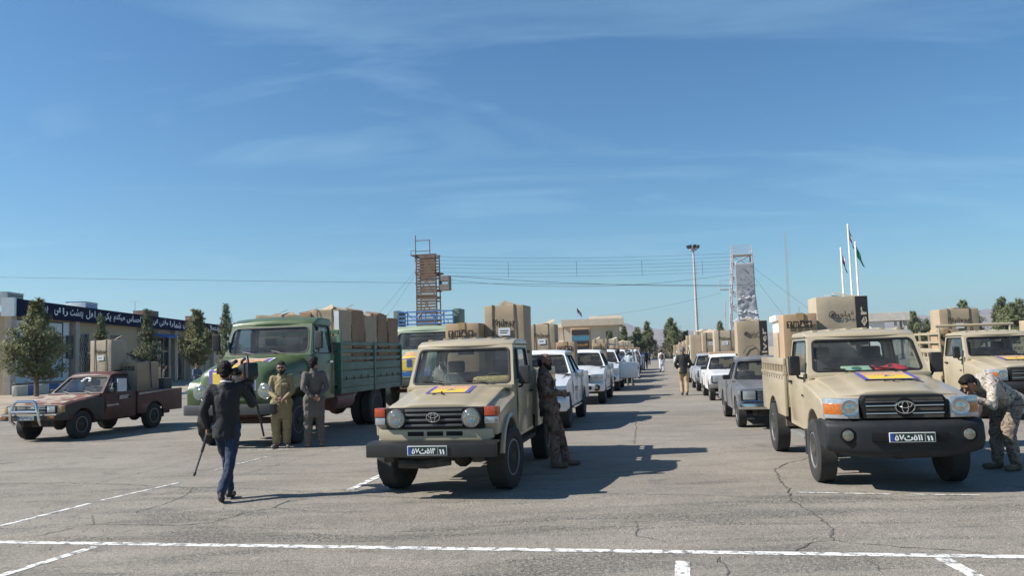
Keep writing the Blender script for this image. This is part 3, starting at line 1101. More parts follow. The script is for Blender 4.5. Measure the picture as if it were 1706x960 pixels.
def pine_meshes(seed, h, rad, tufts, tip=.3, base=.16, needle=.16, nn=9, narrow=1.0):
    rnd = random.Random(seed)
    tk = MB()
    pts, rs = [], []
    for i in range(9):
        t = i / 8
        pts.append((.05 * h * .1 * math.sin(t * 5 + seed), .05 * h * .1 * math.cos(t * 4 + seed), h * .96 * t))
        rs.append(.022 * h * (1 - t) + .012)
    tk.tube(pts, rs, 8)
    cr = MB()
    br = []
    nb = 64
    for i in range(nb):
        t = base + (1 - base) * (i + rnd.random()) / nb
        w_ = (t - base) / (1 - base)
        env = (1 - w_) ** .85 * (0.55 + .45 * min(1, w_ / .22)) * narrow
        ln = rad * env * rnd.uniform(.45, 1.25)
        if t > .9:
            ln = rad * .16 * rnd.uniform(.6, 1.2)
        a = i * 2.399 + rnd.uniform(-.4, .4)
        p0 = V((pts[int(t * 8)][0], pts[int(t * 8)][1], h * .96 * t))
        up = .15 + .75 * t
        d = V((math.cos(a), math.sin(a), up)).normalized()
        p1 = p0 + d * ln + V((0, 0, .05 * ln))
        pm = p0.lerp(p1, .55) - V((0, 0, .06 * ln))
        tk.tube([p0, pm, p1], [.006 * h * (1.1 - t) + .008, .008, .004], 5)
        br.append((p0, pm, p1, ln))
    wts = [b[3] + .12 for b in br]
    for k in range(tufts):
        p0, pm, p1, ln = rnd.choices(br, wts)[0]
        u = 1 - rnd.random() ** 1.7 * .8
        p = p0.lerp(pm, u * 2) if u < .5 else pm.lerp(p1, u * 2 - 1)
        sp = .10 * ln + .06
        p = p + V((rnd.gauss(0, sp), rnd.gauss(0, sp), rnd.gauss(0, sp * .75)))
        ax = (p - p0).normalized() + V((rnd.uniform(-.5, .5), rnd.uniform(-.5, .5), rnd.uniform(.1, .8)))
        ax.normalize()
        e1 = ax.orthogonal().normalized()
        e2 = ax.cross(e1)
        vs, fs = [], []
        for j in range(nn):
            f = 2 * math.pi * (j + rnd.random()) / nn
            dd = (ax * rnd.uniform(.2, 1) + (e1 * math.cos(f) + e2 * math.sin(f)) * rnd.uniform(.5, 1)).normalized()
            sd = dd.cross(ax + V((.01, .02, .03))).normalized() * needle * .13
            o = len(vs)
            q = p + ax * rnd.uniform(-.4, .4) * needle
            l = needle * rnd.uniform(.7, 1.25)
            vs += [q - sd, q + sd, q + dd * l]
            fs.append((o, o + 1, o + 2))
        cr.add(vs, fs)
    return tk, cr


def pine(label, seed, h, rad, tufts, loc, mt, group='young pines on the verge', **kw):
    key = (seed, h, rad)
    r = empty('pine_tree', loc, random.uniform(0, 6.28), label, 'tree', group)
    if key not in pine.cache:
        tk, cr = pine_meshes(seed, h, rad, tufts, **kw)
        a = tk.build('trunk', M_BARK, r)
        b = cr.build('crown', mt, r, smooth=0)
        pine.cache[key] = (a.data, b.data)
    else:
        for nm, me in zip(('trunk', 'crown'), pine.cache[key]):
            o = bpy.data.objects.new(nm, me)
            COL.objects.link(o)
            o.parent = r
    return r


pine.cache = {}
pine('bushy broad pine in front of the white wall sign', 1, 5.75, 2.05, 4600, (-28.3, 47.6, .1), M_PINE, base=.17)
pine('slim pine standing behind the tall carton of the red pickup', 2, 5.0, .95, 1700, (-27.0, 52.5, .1), M_PINE2)
pine('narrow pine in front of the blue awning', 3, 5.9, 1.25, 2300, (-27.6, 60.5, .1), M_PINE2)
pine('round crowned olive pine on a bare stem beside the green truck', 4, 5.7, 1.9, 3600, (-24.2, 61.5, .1), M_PINE3, base=.27)
pine('tall pine top showing above the green truck roof', 5, 7.2, 1.4, 2000, (-26.5, 74, .1), M_PINE2)
far = [(1016, 15.9, 132, 4.7, 1.5, 6), (1040, 18.3, 133, 5.8, 1.7, 7), (1062, 20.7, 134, 5.5, 1.9, 8), (1077, 22.9, 137, 6.5, 2.1, 7), (1117, 26.9, 137, 7.0, 2.9, 9), (1136, 29.6, 138, 4.6, 2.3, 6)]
fl_ = ['small pine against the cream building wall', 'pointed pine at the corner of the cream building', 'rounded pine, shorter of the pair at the lane end', 'slender pine, taller of the pair at the lane end',
       'tallest broad pine beyond the end of the lane', 'low bushy pine beside the tallest one at the lane end']
for (px, x, y, h, rd, sd), lb in zip(far, fl_):
    pine(lb, sd, h, rd, 2600, (x, y, 0), M_PINE2, 'pines at the far end of the lane', needle=.28, nn=6)
pine('pine top just showing above the flat roofed building wing', 8, 7.2, 1.9, 2600, (7.2, 190, 0), M_PINE2, 'pines at the far end of the lane', needle=.28, nn=6)
pine('pine top peeking over the cartons near the light mast', 7, 5.8, 1.7, 2600, (33, 128, 0), M_PINE2, 'pines at the far end of the lane', needle=.28, nn=6)
rnd = random.Random(5)
k = 0
for i in range(26):
    x = 43 + i * 1.75 + rnd.uniform(-.6, .6)
    y = 108 + rnd.uniform(-6, 12)
    sd = rnd.choice((6, 7, 8, 9))
    hh = {6: (4.6, 2.3), 7: (5.8, 1.7), 8: (5.5, 1.9), 9: (7.0, 2.9)}[sd]
    t = pine('dark pine in the row beyond the beige pickups', sd, hh[0], hh[1], 2600, (x, y, 0), M_PINE2, 'row of pines beyond the beige pickups', needle=.28, nn=6)
    s = rnd.uniform(.78, 1.0) if x < 58 else rnd.uniform(.9, 1.2)
    t.scale = (s, s, s)

# low scrub at the end of the lane
for (x, y, s, lb) in ((24.5, 133.5, 1.3, 'pale dry shrub between the two pine groups at lane end'),):
    q = MB()
    for i in range(2600):
        a = V((rnd.gauss(0, .8), rnd.gauss(0, .5), abs(rnd.gauss(.5, .55)))) * s
        d = V((rnd.uniform(-1, 1), rnd.uniform(-1, 1), rnd.uniform(0, 1))).normalized() * .28
        e = d.orthogonal().normalized() * .05
        q.add([a - e, a + e, a + d], [(0, 1, 2)])
    sh = empty('shrub', (x, y, 0), 0, lb, 'shrub')
    q.build('foliage', mat('dry_leaf', (.15, .13, .07), .9, var=.3), sh, smooth=0)
    q = MB()
    for i in range(6):
        q.tube([(0, 0, 0), (rnd.uniform(-.6, .6), rnd.uniform(-.4, .4), .9)], [.03, .01], 5)
    q.build('stem', M_BARK, sh)

# ------------------------------------------------------------------ mountains
M_MTN = mat('mountain_rock', (0.22, 0.165, 0.125), .95, var=.28, scale=.006, bump=1.0, bscale=.03, det=9)
prof = [(-4200, 60), (-3000, 95), (-1800, 70), (-1100, 60), (-760, 118), (-560, 112), (-300, 60), (150, 70), (300, 130), (395, 172), (450, 150), (500, 136), (560, 124), (650, 96), (760, 92), (850, 80),
        (1000, 88), (1250, 60), (1700, 80), (2050, 128), (2150, 120), (2230, 143), (2400, 148), (2550, 132), (2800, 160), (3400, 190), (4600, 120), (6000, 80)]
def ridge(x):
    for (a, b), (c, d) in zip(prof[:-1], prof[1:]):
        if a <= x <= c:
            return b + (d - b) * (x - a) / (c - a)
    return 60
q = MB()
def mt_fn(u, v):
    x = -4200 + 10200 * u
    y = 3300 + 1800 * v
    env = math.sin(math.pi * min(1, v * 1.18)) ** .8 if v < .84 else .1
    xr = x * 4000 / y
    h = ridge(xr) * (y / 4000) * env
    nz_ = noise.fractal(V((x * .004, y * .004, 1.3)), .9, 2.1, 7) * 30 + abs(noise.noise(V((x * .009, y * .003, 7)))) * -24
    return V((x, y, max(-3, h + nz_ * min(1, h / 60))))
q.grid(mt_fn, 420, 44)
tag(q.build('mountains', M_MTN, smooth=60), 'bare brown mountain range along the horizon', kind='structure')

# ------------------------------------------------------------------ air
hz = MB()
hz.box(-7000, 7500, -60, 5600, -6, 262)
hm = bpy.data.materials.new('haze_air')
hm.use_nodes = True
ht = hm.node_tree
ht.nodes.clear()
ho = ht.nodes.new('ShaderNodeOutputMaterial')
hv = ht.nodes.new('ShaderNodeVolumePrincipled')
hv.inputs['Color'].default_value = (0.62, 0.77, 1.0, 1)
hv.inputs['Density'].default_value = 0.00013
hv.inputs['Anisotropy'].default_value = 0.2
ht.links.new(hv.outputs[0], ho.inputs['Volume'])
hz.build('haze', hm, smooth=0, kind='stuff')

# ------------------------------------------------------------------ vehicles
M_BEIGE = mat('beige_paint', (0.375, 0.312, 0.206), .34, var=.08, scale=3, coat=.45, dust=.5, dcol=(.42, .36, .268), bump=.10, bscale=4.5)
M_WPAINT = mat('white_paint', (0.70, 0.71, 0.72), .3, var=.04, scale=3, coat=.4, dust=.12)
M_GREYP = mat('grey_paint', (0.105, 0.115, 0.13), .4, var=.15, scale=3, coat=.3, dust=.28)
M_SILVER = mat('silver_paint', (0.36, 0.38, 0.42), .4, .2, var=.1, scale=3, coat=.3, dust=.2)
M_CREAM = mat('cream_paint', (0.58, 0.52, 0.40), .4, var=.06, coat=.2, dust=.2)
M_GREEN = mat('truck_green', (0.058, 0.098, 0.030), .36, var=.2, scale=2.5, coat=.3, dust=.14)
M_PGREEN = mat('pale_truck_green', (0.26, 0.33, 0.23), .45, var=.1, scale=2.5, coat=.2, dust=.2)
M_BEDG = mat('bed_green', (0.075, 0.135, 0.105), .6, var=.25, scale=4, dust=.3)
M_TURQ = mat('bed_post_green', (0.05, 0.16, 0.10), .5, var=.2, scale=4, dust=.15)
M_BROWN = ramp_mat('worn_maroon_paint', [(0.0, (.03, .014, .013)), (.42, (.072, .025, .021)), (.6, (.10, .036, .028)), (.68, (.17, .09, .07))], 2.6, .55, detail=8, kind='LINEAR')
M_HOODW = ramp_mat('peeled_hood_paint', [(0.0, (.14, .05, .035)), (.44, (.20, .08, .055)), (.52, (.34, .27, .2)), (.62, (.42, .36, .27))], 3.2, .55, detail=6, kind='LINEAR')
M_PRIMER = mat('black_primer', (0.016, 0.017, 0.02), .5, var=.25, dust=.12)
M_CHROME = mat('chrome', (0.62, 0.62, 0.62), .2, 1.0, var=.05)
M_TYRE = mat('tyre_rubber', (0.022, 0.022, 0.022), .85, var=.2, scale=9, dust=.14, dcol=(.13, .12, .10))
M_RIM = mat('steel_rim', (0.26, 0.27, 0.28), .5, .6, var=.15, dust=.25)
M_UNDER = mat('underbody', (0.022, 0.02, 0.018), .85, var=.4, dust=.2)
M_GRILLE = mat('grille_black', (0.009, 0.009, 0.010), .55, var=.2, dust=.01, spec=.2)
M_GREYB = mat('grey_bumper', (0.055, 0.06, 0.065), .55, var=.15, dust=.2)
M_AMBER = mat('amber_lens', (0.42, 0.115, 0.015), .25, var=.35, scale=40, coat=.6)
M_REDL = mat('red_amber_lens', (0.40, 0.055, 0.015), .25, var=.3, scale=40, coat=.6)
M_CLEAR = mat('clear_lens', (0.40, 0.42, 0.43), .2, .4, var=.22, scale=30, coat=.8)
M_REFL = mat('lamp_reflector', (0.42, 0.44, 0.45), .3, .45, var=.55, scale=26, coat=.8, bump=.5, bscale=45)
M_FOG = mat('fog_lens', (0.26, 0.25, 0.21), .2, .6, var=.35, scale=30, coat=.6)
M_SEAT = mat('seat_cloth', (0.045, 0.045, 0.05), .9, var=.2)
M_SEATT = mat('seat_tan', (0.22, 0.18, 0.12), .9, var=.2)
M_DASH = mat('dashboard', (0.035, 0.034, 0.033), .8, var=.2)
M_FUR = mat('dashboard_rug', (0.36, 0.26, 0.11), 1.0, var=.35, scale=30, bump=1, bscale=60)
M_GW = glass('windscreen_glass', (0.80, 0.87, 0.85), dust=.05)
M_GWT = glass('dark_car_glass', (0.42, 0.47, 0.47), dust=.04)
M_GSIDE = glass('side_glass', (0.62, 0.70, 0.72), dust=.05)
M_PLATEG = mat('plate_green', (0.012, 0.035, 0.026), .4)
M_PLATEW = mat('plate_white', (0.7, 0.7, 0.68), .4)
M_PLATEB = mat('plate_blue', (0.02, 0.06, 0.32), .4)
M_YEL = ramp_mat('poster_yellow', [(0, (.56, .38, .03)), (.6, (.60, .44, .06)), (.7, (.52, .42, .14))], 6, .6, kind='LINEAR')
M_POSTT = ramp_mat('poster_scribble', [(0, (.58, .44, .22)), (.47, (.56, .38, .2)), (.5, (.42, .10, .05)), (.6, (.58, .48, .3))], 9, .6, stretch=(4, 11, 1), detail=3)
M_POSTB = mat('poster_border', (0.10, 0.08, 0.30), .6, var=.25, scale=30)
M_POSTW = mat('poster_white', (.72, .72, .70), .6)


def wheel(root, x, y, r, w, side, rim=None, steer=0.0, tread=.012, n=56, dual=0, dish=.0):
    q = MB()
    h = w / 2
    prof = [(.56 * r, -h * .8), (.62 * r, -h * .98), (.8 * r, -h * 1.02), (.93 * r, -h * .97), (r, -h * .82), (r, -h * .36), (r, h * .05), (r, h * .4), (r, h * .82), (.93 * r, h * .97), (.8 * r, h * 1.02), (.62 * r, h * .98), (.56 * r, h * .8)]
    alt = {3: tread * .6, 4: tread, 5: tread, 6: tread, 7: tread, 8: tread, 9: tread * .6} if tread else None
    q.lathe(prof, n, 'x', alt=alt)
    o = q.build('wheel', M_TYRE, root, smooth=28, loc=(x, y, r), rot=(0, 0, steer))
    q = MB()
    s = side
    d = dish
    q.lathe([(.575 * r, s * h * .7), (.575 * r, s * h * .9), (.53 * r, s * h * .92), (.49 * r, s * h * (.45 - d)), (.34 * r, s * h * (.38 - d)), (.24 * r, s * h * (.62 - d)), (.235 * r, s * h * (.66 - d))], 28, 'x')
    q.cur = 1
    for k in range(8):
        a = k * math.pi / 4
        q.lathe([(.052 * r, s * h * (.44 - d)), (.052 * r, s * h * (.46 - d) + s * .004)], 8, 'x', c=(0, .42 * r * math.cos(a), .42 * r * math.sin(a)))
    q.build('rim', [rim or M_RIM, M_UNDER], o)
    q = MB()
    q.lathe([(.2 * r, s * h * (.6 - d)), (.19 * r, s * h * (.85 - d)), (.12 * r, s * h * (1.0 - d)), (.1 * r, s * h * (1.05 - d))], 16, 'x')
    q.build('hub', M_UNDER, o)
    return o


def frame_panel(mf, quad, marg, rad, th, out_hint, seg=4):
    P = [V(p) for p in quad]
    bil = lambda u, v: P[0].lerp(P[1], u).lerp(P[3].lerp(P[2], u), v)
    nrm = (P[1] - P[0]).cross(P[3] - P[0]).normalized()
    if nrm.dot(V(out_hint)) < 0:
        nrm = -nrm
    W = ((P[1] - P[0]).length + (P[2] - P[3]).length) / 2
    H = ((P[3] - P[0]).length + (P[2] - P[1]).length) / 2
    l, r, b, t = marg

    def loop(e):
        u0, u1, v0, v1 = (l + e) / W, 1 - (r + e) / W, (b + e) / H, 1 - (t + e) / H
        ra = max(rad - e, .004)
        ru, rv = ra / W, ra / H
        pts = []
        for cu, cv, a0 in ((u0 + ru, v0 + rv, 180), (u1 - ru, v0 + rv, 270), (u1 - ru, v1 - rv, 0), (u0 + ru, v1 - rv, 90)):
            for k in range(seg + 1):
                a = R(a0 + 90 * k / seg)
                pts.append(bil(cu + ru * math.cos(a), cv + rv * math.sin(a)))
        return pts

    hole = loop(0)
    n = len(hole)
    outer = []
    for cu, cv in ((0, 0), (1, 0), (1, 1), (0, 1)):
        outer += [bil(cu, cv)] * (seg + 1)
    vs = outer + hole + [p - nrm * th for p in outer] + [p - nrm * th for p in hole]
    fs = []
    for i in range(n):
        j = (i + 1) % n
        fs.append((i, j, n + j, n + i))
        fs.append((2 * n + i, 3 * n + i, 3 * n + j, 2 * n + j))
        fs.append((n + i, n + j, 3 * n + j, 3 * n + i))
        fs.append((i, 2 * n + i, 2 * n + j, j))
    # drop collapsed quads' doubled corners
    for f in fs:
        u = []
        for k in f:
            if all((V(vs[k]) - V(vs[m])).length > 1e-6 for m in u):
                u.append(k)
        if len(u) > 2:
            mf.add([vs[k] for k in u], [tuple(range(len(u)))])
    return hole, loop(.018), nrm


def pane(name, hole, ring, nrm, mt, root, th, gasket=True):
    q = MB()
    q.add([p - nrm * th * .45 for p in hole], [tuple(range(len(hole)))])
    o = q.build(name, mt, root, smooth=0)
    if gasket:
        q = MB()
        n = len(hole)
        a = [p + nrm * .006 for p in hole]
        b = [p + nrm * .004 for p in ring]
        c = [p - nrm * th * .5 for p in ring]
        d = [p - nrm * .02 + (p - sum(hole, V((0, 0, 0))) / n).normalized() * .012 + nrm * .024 for p in hole]
        vs = d + a + b + c
        fs = []
        for i in range(n):
            j = (i + 1) % n
            for k in range(3):
                fs.append((k * n + i, k * n + j, (k + 1) * n + j, (k + 1) * n + i))
        q.add(vs, fs)
        q.build('gasket', M_BLACK, o)
    return o


def greenhouse(root, g, paint, gws, gsd):
    xb, xr, y0, z0, y1, z1, y2, y3 = (g[k] for k in ('xb', 'xr', 'y0', 'z0', 'y1', 'z1', 'y2', 'y3'))
    xbr, xrr = g.get('xbr', xb), g.get('xrr', xr)
    th = .05
    mf = MB()
    jobs = []
    mw = g.get('mw', (.055, .055, .05, .05))
    h = frame_panel(mf, [(-xb, y0, z0), (xb, y0, z0), (xr, y1, z1), (-xr, y1, z1)], mw, g.get('rw', .07), th, (0, -1, .3))
    jobs.append(('windscreen', h, gws))
    h = frame_panel(mf, [(xbr, y3, z0), (-xbr, y3, z0), (-xrr, y2, z1), (xrr, y2, z1)], (.13, .13, .06, .07), .07, th, (0, 1, .1))
    jobs.append(('rear_window', h, gsd))
    for s in (-1, 1):
        for a, b, mg in g['side']:
            f = lambda t, top: V((s * (xr + (xrr - xr) * t), y1 + (y2 - y1) * t, z1)) if top else V((s * (xb + (xbr - xb) * t), y0 + (y3 - y0) * t, z0))
            h = frame_panel(mf, [f(a, 0), f(b, 0), f(b, 1), f(a, 1)], mg, g.get('rs', .05), th, (s, 0, .1))
            jobs.append(('side_window', h, gsd))
    mf.build('cab_frame', paint, root, smooth=30)
    for nm, (hole, ring, nrm), mt in jobs:
        pane(nm, hole, ring, nrm, mt, root, th)


def roof_part(root, g, paint, rz, over=.02, ribs=0, bev=.045, front=.05):
    xr, y1, z1, y2 = g['xr'], g['y1'], g['z1'], g['y2']
    q = MB()
    q.prism([(y1 - .035, z1 - .012), (y1 - .01, z1 + (rz - z1) * .45), (y1 + front + .1, rz - .012), ((y1 + y2) / 2, rz), (y2 - .08, rz - .012), (y2 + .03, z1 + (rz - z1) * .35), (y2 + .03, z1 - .012)], -xr - over, xr + over)
    cr = g.get('crown', .03)
    o = q.build('roof', paint, root, bevel=bev, seg=3, cuts=[(0, xr * k) for k in (-.75, -.4, 0, .4, .75)],
                warp=lambda p: V((p.x, p.y + .05 * (p.x / xr) ** 2 * (1 if p.y < (y1 + y2) / 2 else 0), p.z - cr * (p.x / xr) ** 2 * (1 if p.z > z1 + .02 else 0))))
    for i in range(ribs):
        x = -xr * .8 + 1.6 * xr * i / (ribs - 1)
        zc = rz - cr * (x / xr) ** 2
        q = MB()
        q.box(x - .035, x + .035, y1 + .17, y2 - .12, zc - .015, zc + .009)
        q.build('roof_rib', paint, o, bevel=.006)
    return o


def plate(root, loc, w, h, txt, two, green=True, name='number_plate'):
    q = MB()
    q.box(-w / 2, w / 2, -.012, 0, -h / 2, h / 2)
    o = q.build(name, M_PLATEW, root, bevel=.004, loc=loc)
    q = MB()
    q.box(-w / 2 + .008, w / 2 - .008, -.0145, -.0125, -h / 2 + .008, h / 2 - .008)
    q.build('plate_face', M_PLATEG if green else M_PLATEW, o)
    q = MB()
    q.box(-w / 2 + .01, -w / 2 + .05, -.017, -.015, -h / 2 + .01, h / 2 - .01)
    q.build('plate_band', M_PLATEB, o)
    q = MB()
    q.box(w * .27, w * .275, -.017, -.015, -h / 2 + .008, h / 2 - .008)
    q.build('plate_divider', M_PLATEW if green else M_BLACK, o)
    ink = M_WHITE if green else M_BLACK
    if not txt:
        return o
    text(txt, h, ink, o, face((-w * .085, -.0175, -.003)), width=w * .60, height=h * .62, off=.003)
    text(two, h, ink, o, face((w * .375, -.0175, -.012)), width=w * .13, height=h * .5, off=.003)
    return o


def emblem(root, loc, s):
    q = MB()
    for (cx, cz, a, b) in ((0, 0, 1, .68), (0, .02, .34, .64), (0, .28, .72, .34)):
        q.tube([(s * (cx + a * math.cos(t * math.pi / 12)), -.004, s * (cz + b * math.sin(t * math.pi / 12))) for t in range(24)], s * .075, 6, closed=True)
    return q.build('emblem', M_CHROME, root, loc=loc)


def round_lamp(root, x, y, z, r, name='headlight', ring=None):
    q = MB()
    q.lathe([(r + .012, y), (r + .012, y - .05), (r + .004, y - .056), (r - .004, y - .05)], 28, 'y', c=(x, 0, z))
    o = q.build(name, ring or M_GREYB, root)
    q = MB()
    q.lathe([(r - .002, y - .0525), (r * .86, y - .0515), (r * .80, y - .055), (r * .55, y - .052), (r * .5, y - .057), (r * .28, y - .053), (r * .24, y - .062), (.012, y - .06)], 28, 'y', c=(x, 0, z))
    q.build('reflector', mat('lamp_bowl', (.50, .52, .53), .16, .95, var=.12, scale=30), o)
    q = MB()
    prof = [(r, y - .055), (r * .9, y - .066), (r * .6, y - .074), (r * .25, y - .078), (.008, y - .079)]
    q.lathe(prof, 28, 'y', c=(x, 0, z))
    q.build('lens', glass('lamp_glass', (.88, .9, .9), 1.0, .08, .10), o)
    return o


def poster(root, loc, w, l, rot):
    q = MB()
    q.box(-w / 2, w / 2, -l / 2, l / 2, 0, .003)
    o = q.build('poster', M_POSTB, root, loc=loc, rot=rot)
    o['label'] = 'yellow poster with purple border and red lettering'
    q = MB()
    q.box(-w * .40, w * .40, -l * .47, l * .02, .0035, .0055)
    q.build('poster_field', M_YEL, o)
    q = MB()
    q.box(-w * .40, w * .40, l * .02 + .002, l * .45, .0035, .0055)
    q.build('poster_text', M_POSTT, o)
    q = MB()
    q.prism([(-.05, -.10), (.02, -.05), (.09, -.07), (.03, -.02), (.01, .03), (-.02, -.02)], .006, .007, 'z')
    q.build('poster_mark', M_BLUEP, o)
    return o


def mirror(root, x, y, z, s, w=.13, h=.24, mt=None, arm=True):
    q = MB()
    q.box(-w / 2, w / 2, -.035, .045, -h / 2, h / 2)
    o = q.build('mirror', mt or M_BLACK, root, bevel=.025, seg=3, loc=(x, y, z), rot=(0, 0, s * R(-8)))
    q = MB()
    q.box(-w / 2 + .015, w / 2 - .015, .0455, .05, -h / 2 + .015, h / 2 - .015)
    q.build('mirror_glass', M_CHROME, o)
    if arm:
        q = MB()
        q.tube([(-s * .02, .02, -h * .35), (-s * .06, .03, -h * .62), (-s * (w * .5 + .09), .06, -h * .7)], .018, 6)
        q.build('mirror_arm', M_BLACK, o)
    return o


def wiper(root, a, b, tip):
    q = MB()
    a, b, tip = V(a), V(b), V(tip)
    q.tube([a, a.lerp(b, .5) + V((0, -.02, .015)), b], [.014, .010, .007], 6)
    d = (tip - b)
    q.tube([b - d * .55, b + d * .55], .009, 5)
    return q.build('wiper', M_BLACK, root)


def seats(root, y, zb, xs, mt, w=.5, h=.62, head=True):
    for x in xs:
        q = MB()
        q.box(x - w / 2, x + w / 2, y - .48, y, zb, zb + .17)
        q.box(x - w / 2, x + w / 2, y - .05, y + .11, zb + .1, zb + h, Matrix.Translation((0, y, zb)) @ Matrix.Rotation(R(-9), 4, 'X') @ Matrix.Translation((0, -y, -zb)))
        o = q.build('seat', mt, root, bevel=.045, seg=3)
        if head:
            q = MB()
            q.box(x - .13, x + .13, y + .09, y + .19, zb + h + .01, zb + h + .19)
            q.build('headrest', mt, o, bevel=.04, seg=3)


def steering(root, x, y, z, mt=None):
    q = MB()
    q.tube([(.19 * math.cos(t * math.pi / 10), 0, .19 * math.sin(t * math.pi / 10)) for t in range(20)], .016, 6, closed=True)
    q.tube([(-.18, 0, 0), (.18, 0, 0)], .014, 5)
    q.tube([(0, 0, 0), (0, -.25, -.02)], .03, 6)
    q.build('steering_wheel', mt or M_DASH, root, loc=(x, y, z), rot=(R(-28), 0, 0))


def arc(cy, cz, r, a0, a1, n=10):
    return [(cy + r * math.cos(R(a0 + (a1 - a0) * i / n)), cz + r * math.sin(R(a0 + (a1 - a0) * i / n))) for i in range(n + 1)]


def base_body(root, s, paint):
    """lower body with wheel arch, hood, doors, cab, roof, wheels, interior; s: dimensions (front toward -y, origin on the ground under the front axle)"""
    W, cW, a, r = s['W'], s['cW'], s['arch'], s['r']
    yf, zb, zf, yc, zc = s['yf'], s['zb'], s['zf'], s['yc'], s['zc']
    fl, sill, yb, belt = s['floor'], s['sill'], s['yb'], s['belt']
    a0 = math.degrees(math.asin(max(-.95, min(.95, (sill - r) / a))))
    a1 = 180 - math.degrees(math.asin(max(-.95, min(.95, (zb - r) / a))))
    nose = s.get('nose', .05)
    poly = [(yf, zb), (yf - nose * .3, zf - .12), (yf + .02, zf - .03), (yf + .09, zf), ((yf + yc) / 2, (zf + zc) / 2 + s.get('bulge', .012)), (yc, zc), (yc, fl), (yb - .06, fl), (yb - .06, belt), (yb, belt), (yb, sill)] + arc(0, r, a, a0, a1)
    if s.get('rear_arch_in_body'):
        pass
    drop = s.get('drop', .07)
    hw = s['hw']
    bow = s.get('bow', .06)

    def warp(p):
        x, y, z = p
        k = 1 - (1 - cW / W) * sm(s.get('flare0', .40), s.get('flare1', .72), y)
        ax = abs(x)
        if y < yc and z > zf - .1:
            z -= drop * sm(hw * .92, W, ax)
        tuck = s.get('tuck', .03) * max(0, (belt - .28 - z) / .5) if z < belt - .28 else s.get('tum', .02) * max(0, (z - belt + .28) / .3)
        if ax > W * .8:
            x = math.copysign(ax - tuck, x)
        if y < 0:
            y += bow * (ax / W) ** 2.2 * sm(.1, yf, y)
        return V((x * k, y, z))

    q = MB()
    q.prism(poly, -W, W)
    body = q.build('body', paint, root, bevel=s.get('bev', .022), seg=3, warp=warp,
                   cuts=[(0, W * t) for t in (-.9, -.75, -.5, 0, .5, .75, .9)] + [(1, yf * .5), (1, .45), (1, .55), (1, .65), (2, belt - .28), (2, belt - .14)])
    # inner side walls of the cab
    q = MB()
    for sx in (-1, 1):
        q.box(min(sx * (cW - .075), sx * (cW - .012)), max(sx * (cW - .075), sx * (cW - .012)), yc - .05, yb, sill + .02, belt)
    q.build('cab_side', paint, root)
    # hood
    q = MB()
    n = 8
    pts = []
    for i in range(n + 1):
        t = i / n
        y = yf + .035 + (yc - .03 - yf - .035) * t
        z = zf + (zc - zf) * sm(-.15, 1.1, t) * 1.0 + .014
        if i == 0:
            z -= .022
        pts.append((y, z))
    low = [(y, z - .05) for y, z in reversed(pts)]
    q.prism(pts + low, -hw, hw)
    cr = s.get('hcrown', .03)
    ridge_ = s.get('hridge', 0)

    def hwarp(p):
        x, y, z = p
        ax = abs(x) / hw
        z += cr * (1 - ax * ax) - cr * .4
        if ridge_:
            z += ridge_ * (1 - sm(.52, .66, ax))
        if y < 0:
            y += bow * (abs(x) / W) ** 2.2 * sm(.1, yf, y)
        return V((x * (1 - s.get('htaper', .04) * sm(yc, yf, y)), y, z))
    q.build('hood', s.get('hood_mat', paint), root, bevel=.012, warp=hwarp, cuts=[(0, hw * t) for t in (-.9, -.72, -.66, -.6, -.52, -.3, 0, .3, .52, .6, .66, .72, .9)])
    # doors
    for y0, y1 in s['doors']:
        for sx in (-1, 1):
            q = MB()
            q.prism([(y0, sill + .05), (y1, sill + .05), (y1, belt + .004), (y0, belt + .004)], cW - .01 if sx > 0 else -cW - .014, cW + .014 if sx > 0 else -cW + .01)
            def dwarp(p):
                k = s.get('tuck', .03) * max(0, (belt - .28 - p.z) / .5) if p.z < belt - .28 else s.get('tum', .02) * max(0, (p.z - belt + .28) / .3)
                return V((p.x - math.copysign(k, p.x), p.y, p.z))
            d = q.build('door', s.get('door_mat', paint), root, bevel=.01, warp=dwarp, cuts=[(2, belt - .28)])
            q = MB()
            q.prism([(y0 - .013, sill + .037), (y1 + .013, sill + .037), (y1 + .013, belt - .002), (y0 - .013, belt - .002)], cW - .02 if sx > 0 else -cW - .002, cW + .002 if sx > 0 else -cW + .02)
            q.build('door_gap_shade', M_BLACK, d, warp=dwarp, cuts=[(2, belt - .28)])  # shade of the gap round the door, put in as a slightly larger black panel
            q = MB()
            q.box(cW + .014 if sx > 0 else -cW - .045, cW + .045 if sx > 0 else -cW - .014, y1 - .22, y1 - .06, belt - .15, belt - .11)
            q.build('door_handle', s.get('handle_mat', M_BLACK), d, bevel=.008)
    g = dict(xb=cW - .02, xr=s['xr'], y0=yc - .01, z0=belt, y1=s['yt'], z1=s['zt'], y2=s['y2'], y3=yb, side=s['side'], crown=s.get('crown', .03))
    g['xbr'] = cW - .02
    for k in ('mw', 'rw', 'rs'):
        if k in s:
            g[k] = s[k]
    greenhouse(root, g, s.get('cab_mat', paint), s.get('gws', M_GW), s.get('gsd', M_GSIDE))
    roof_part(root, g, s.get('roof_mat', paint), s['rz'], ribs=s.get('ribs', 0), bev=s.get('rbev', .045))
    # cowl
    q = MB()
    q.box(-cW + .03, cW - .03, yc - .07, yc + .03, zc - .02, belt + .012 if belt + .012 > zc else zc + .01)
    q.build('cowl', M_BLACK if s.get('cowl_black') else paint, root, bevel=.008)
    # interior
    q = MB()
    q.box(-cW + .09, cW - .09, yc + .04, yc + .36, belt - .28, belt - .015)
    q.build('dashboard', s.get('dash_mat', M_DASH), root, bevel=.04, seg=3)
    q = MB()
    q.box(-cW + .08, cW - .08, yc + .01, yb - .065, fl + .003, fl + .03)
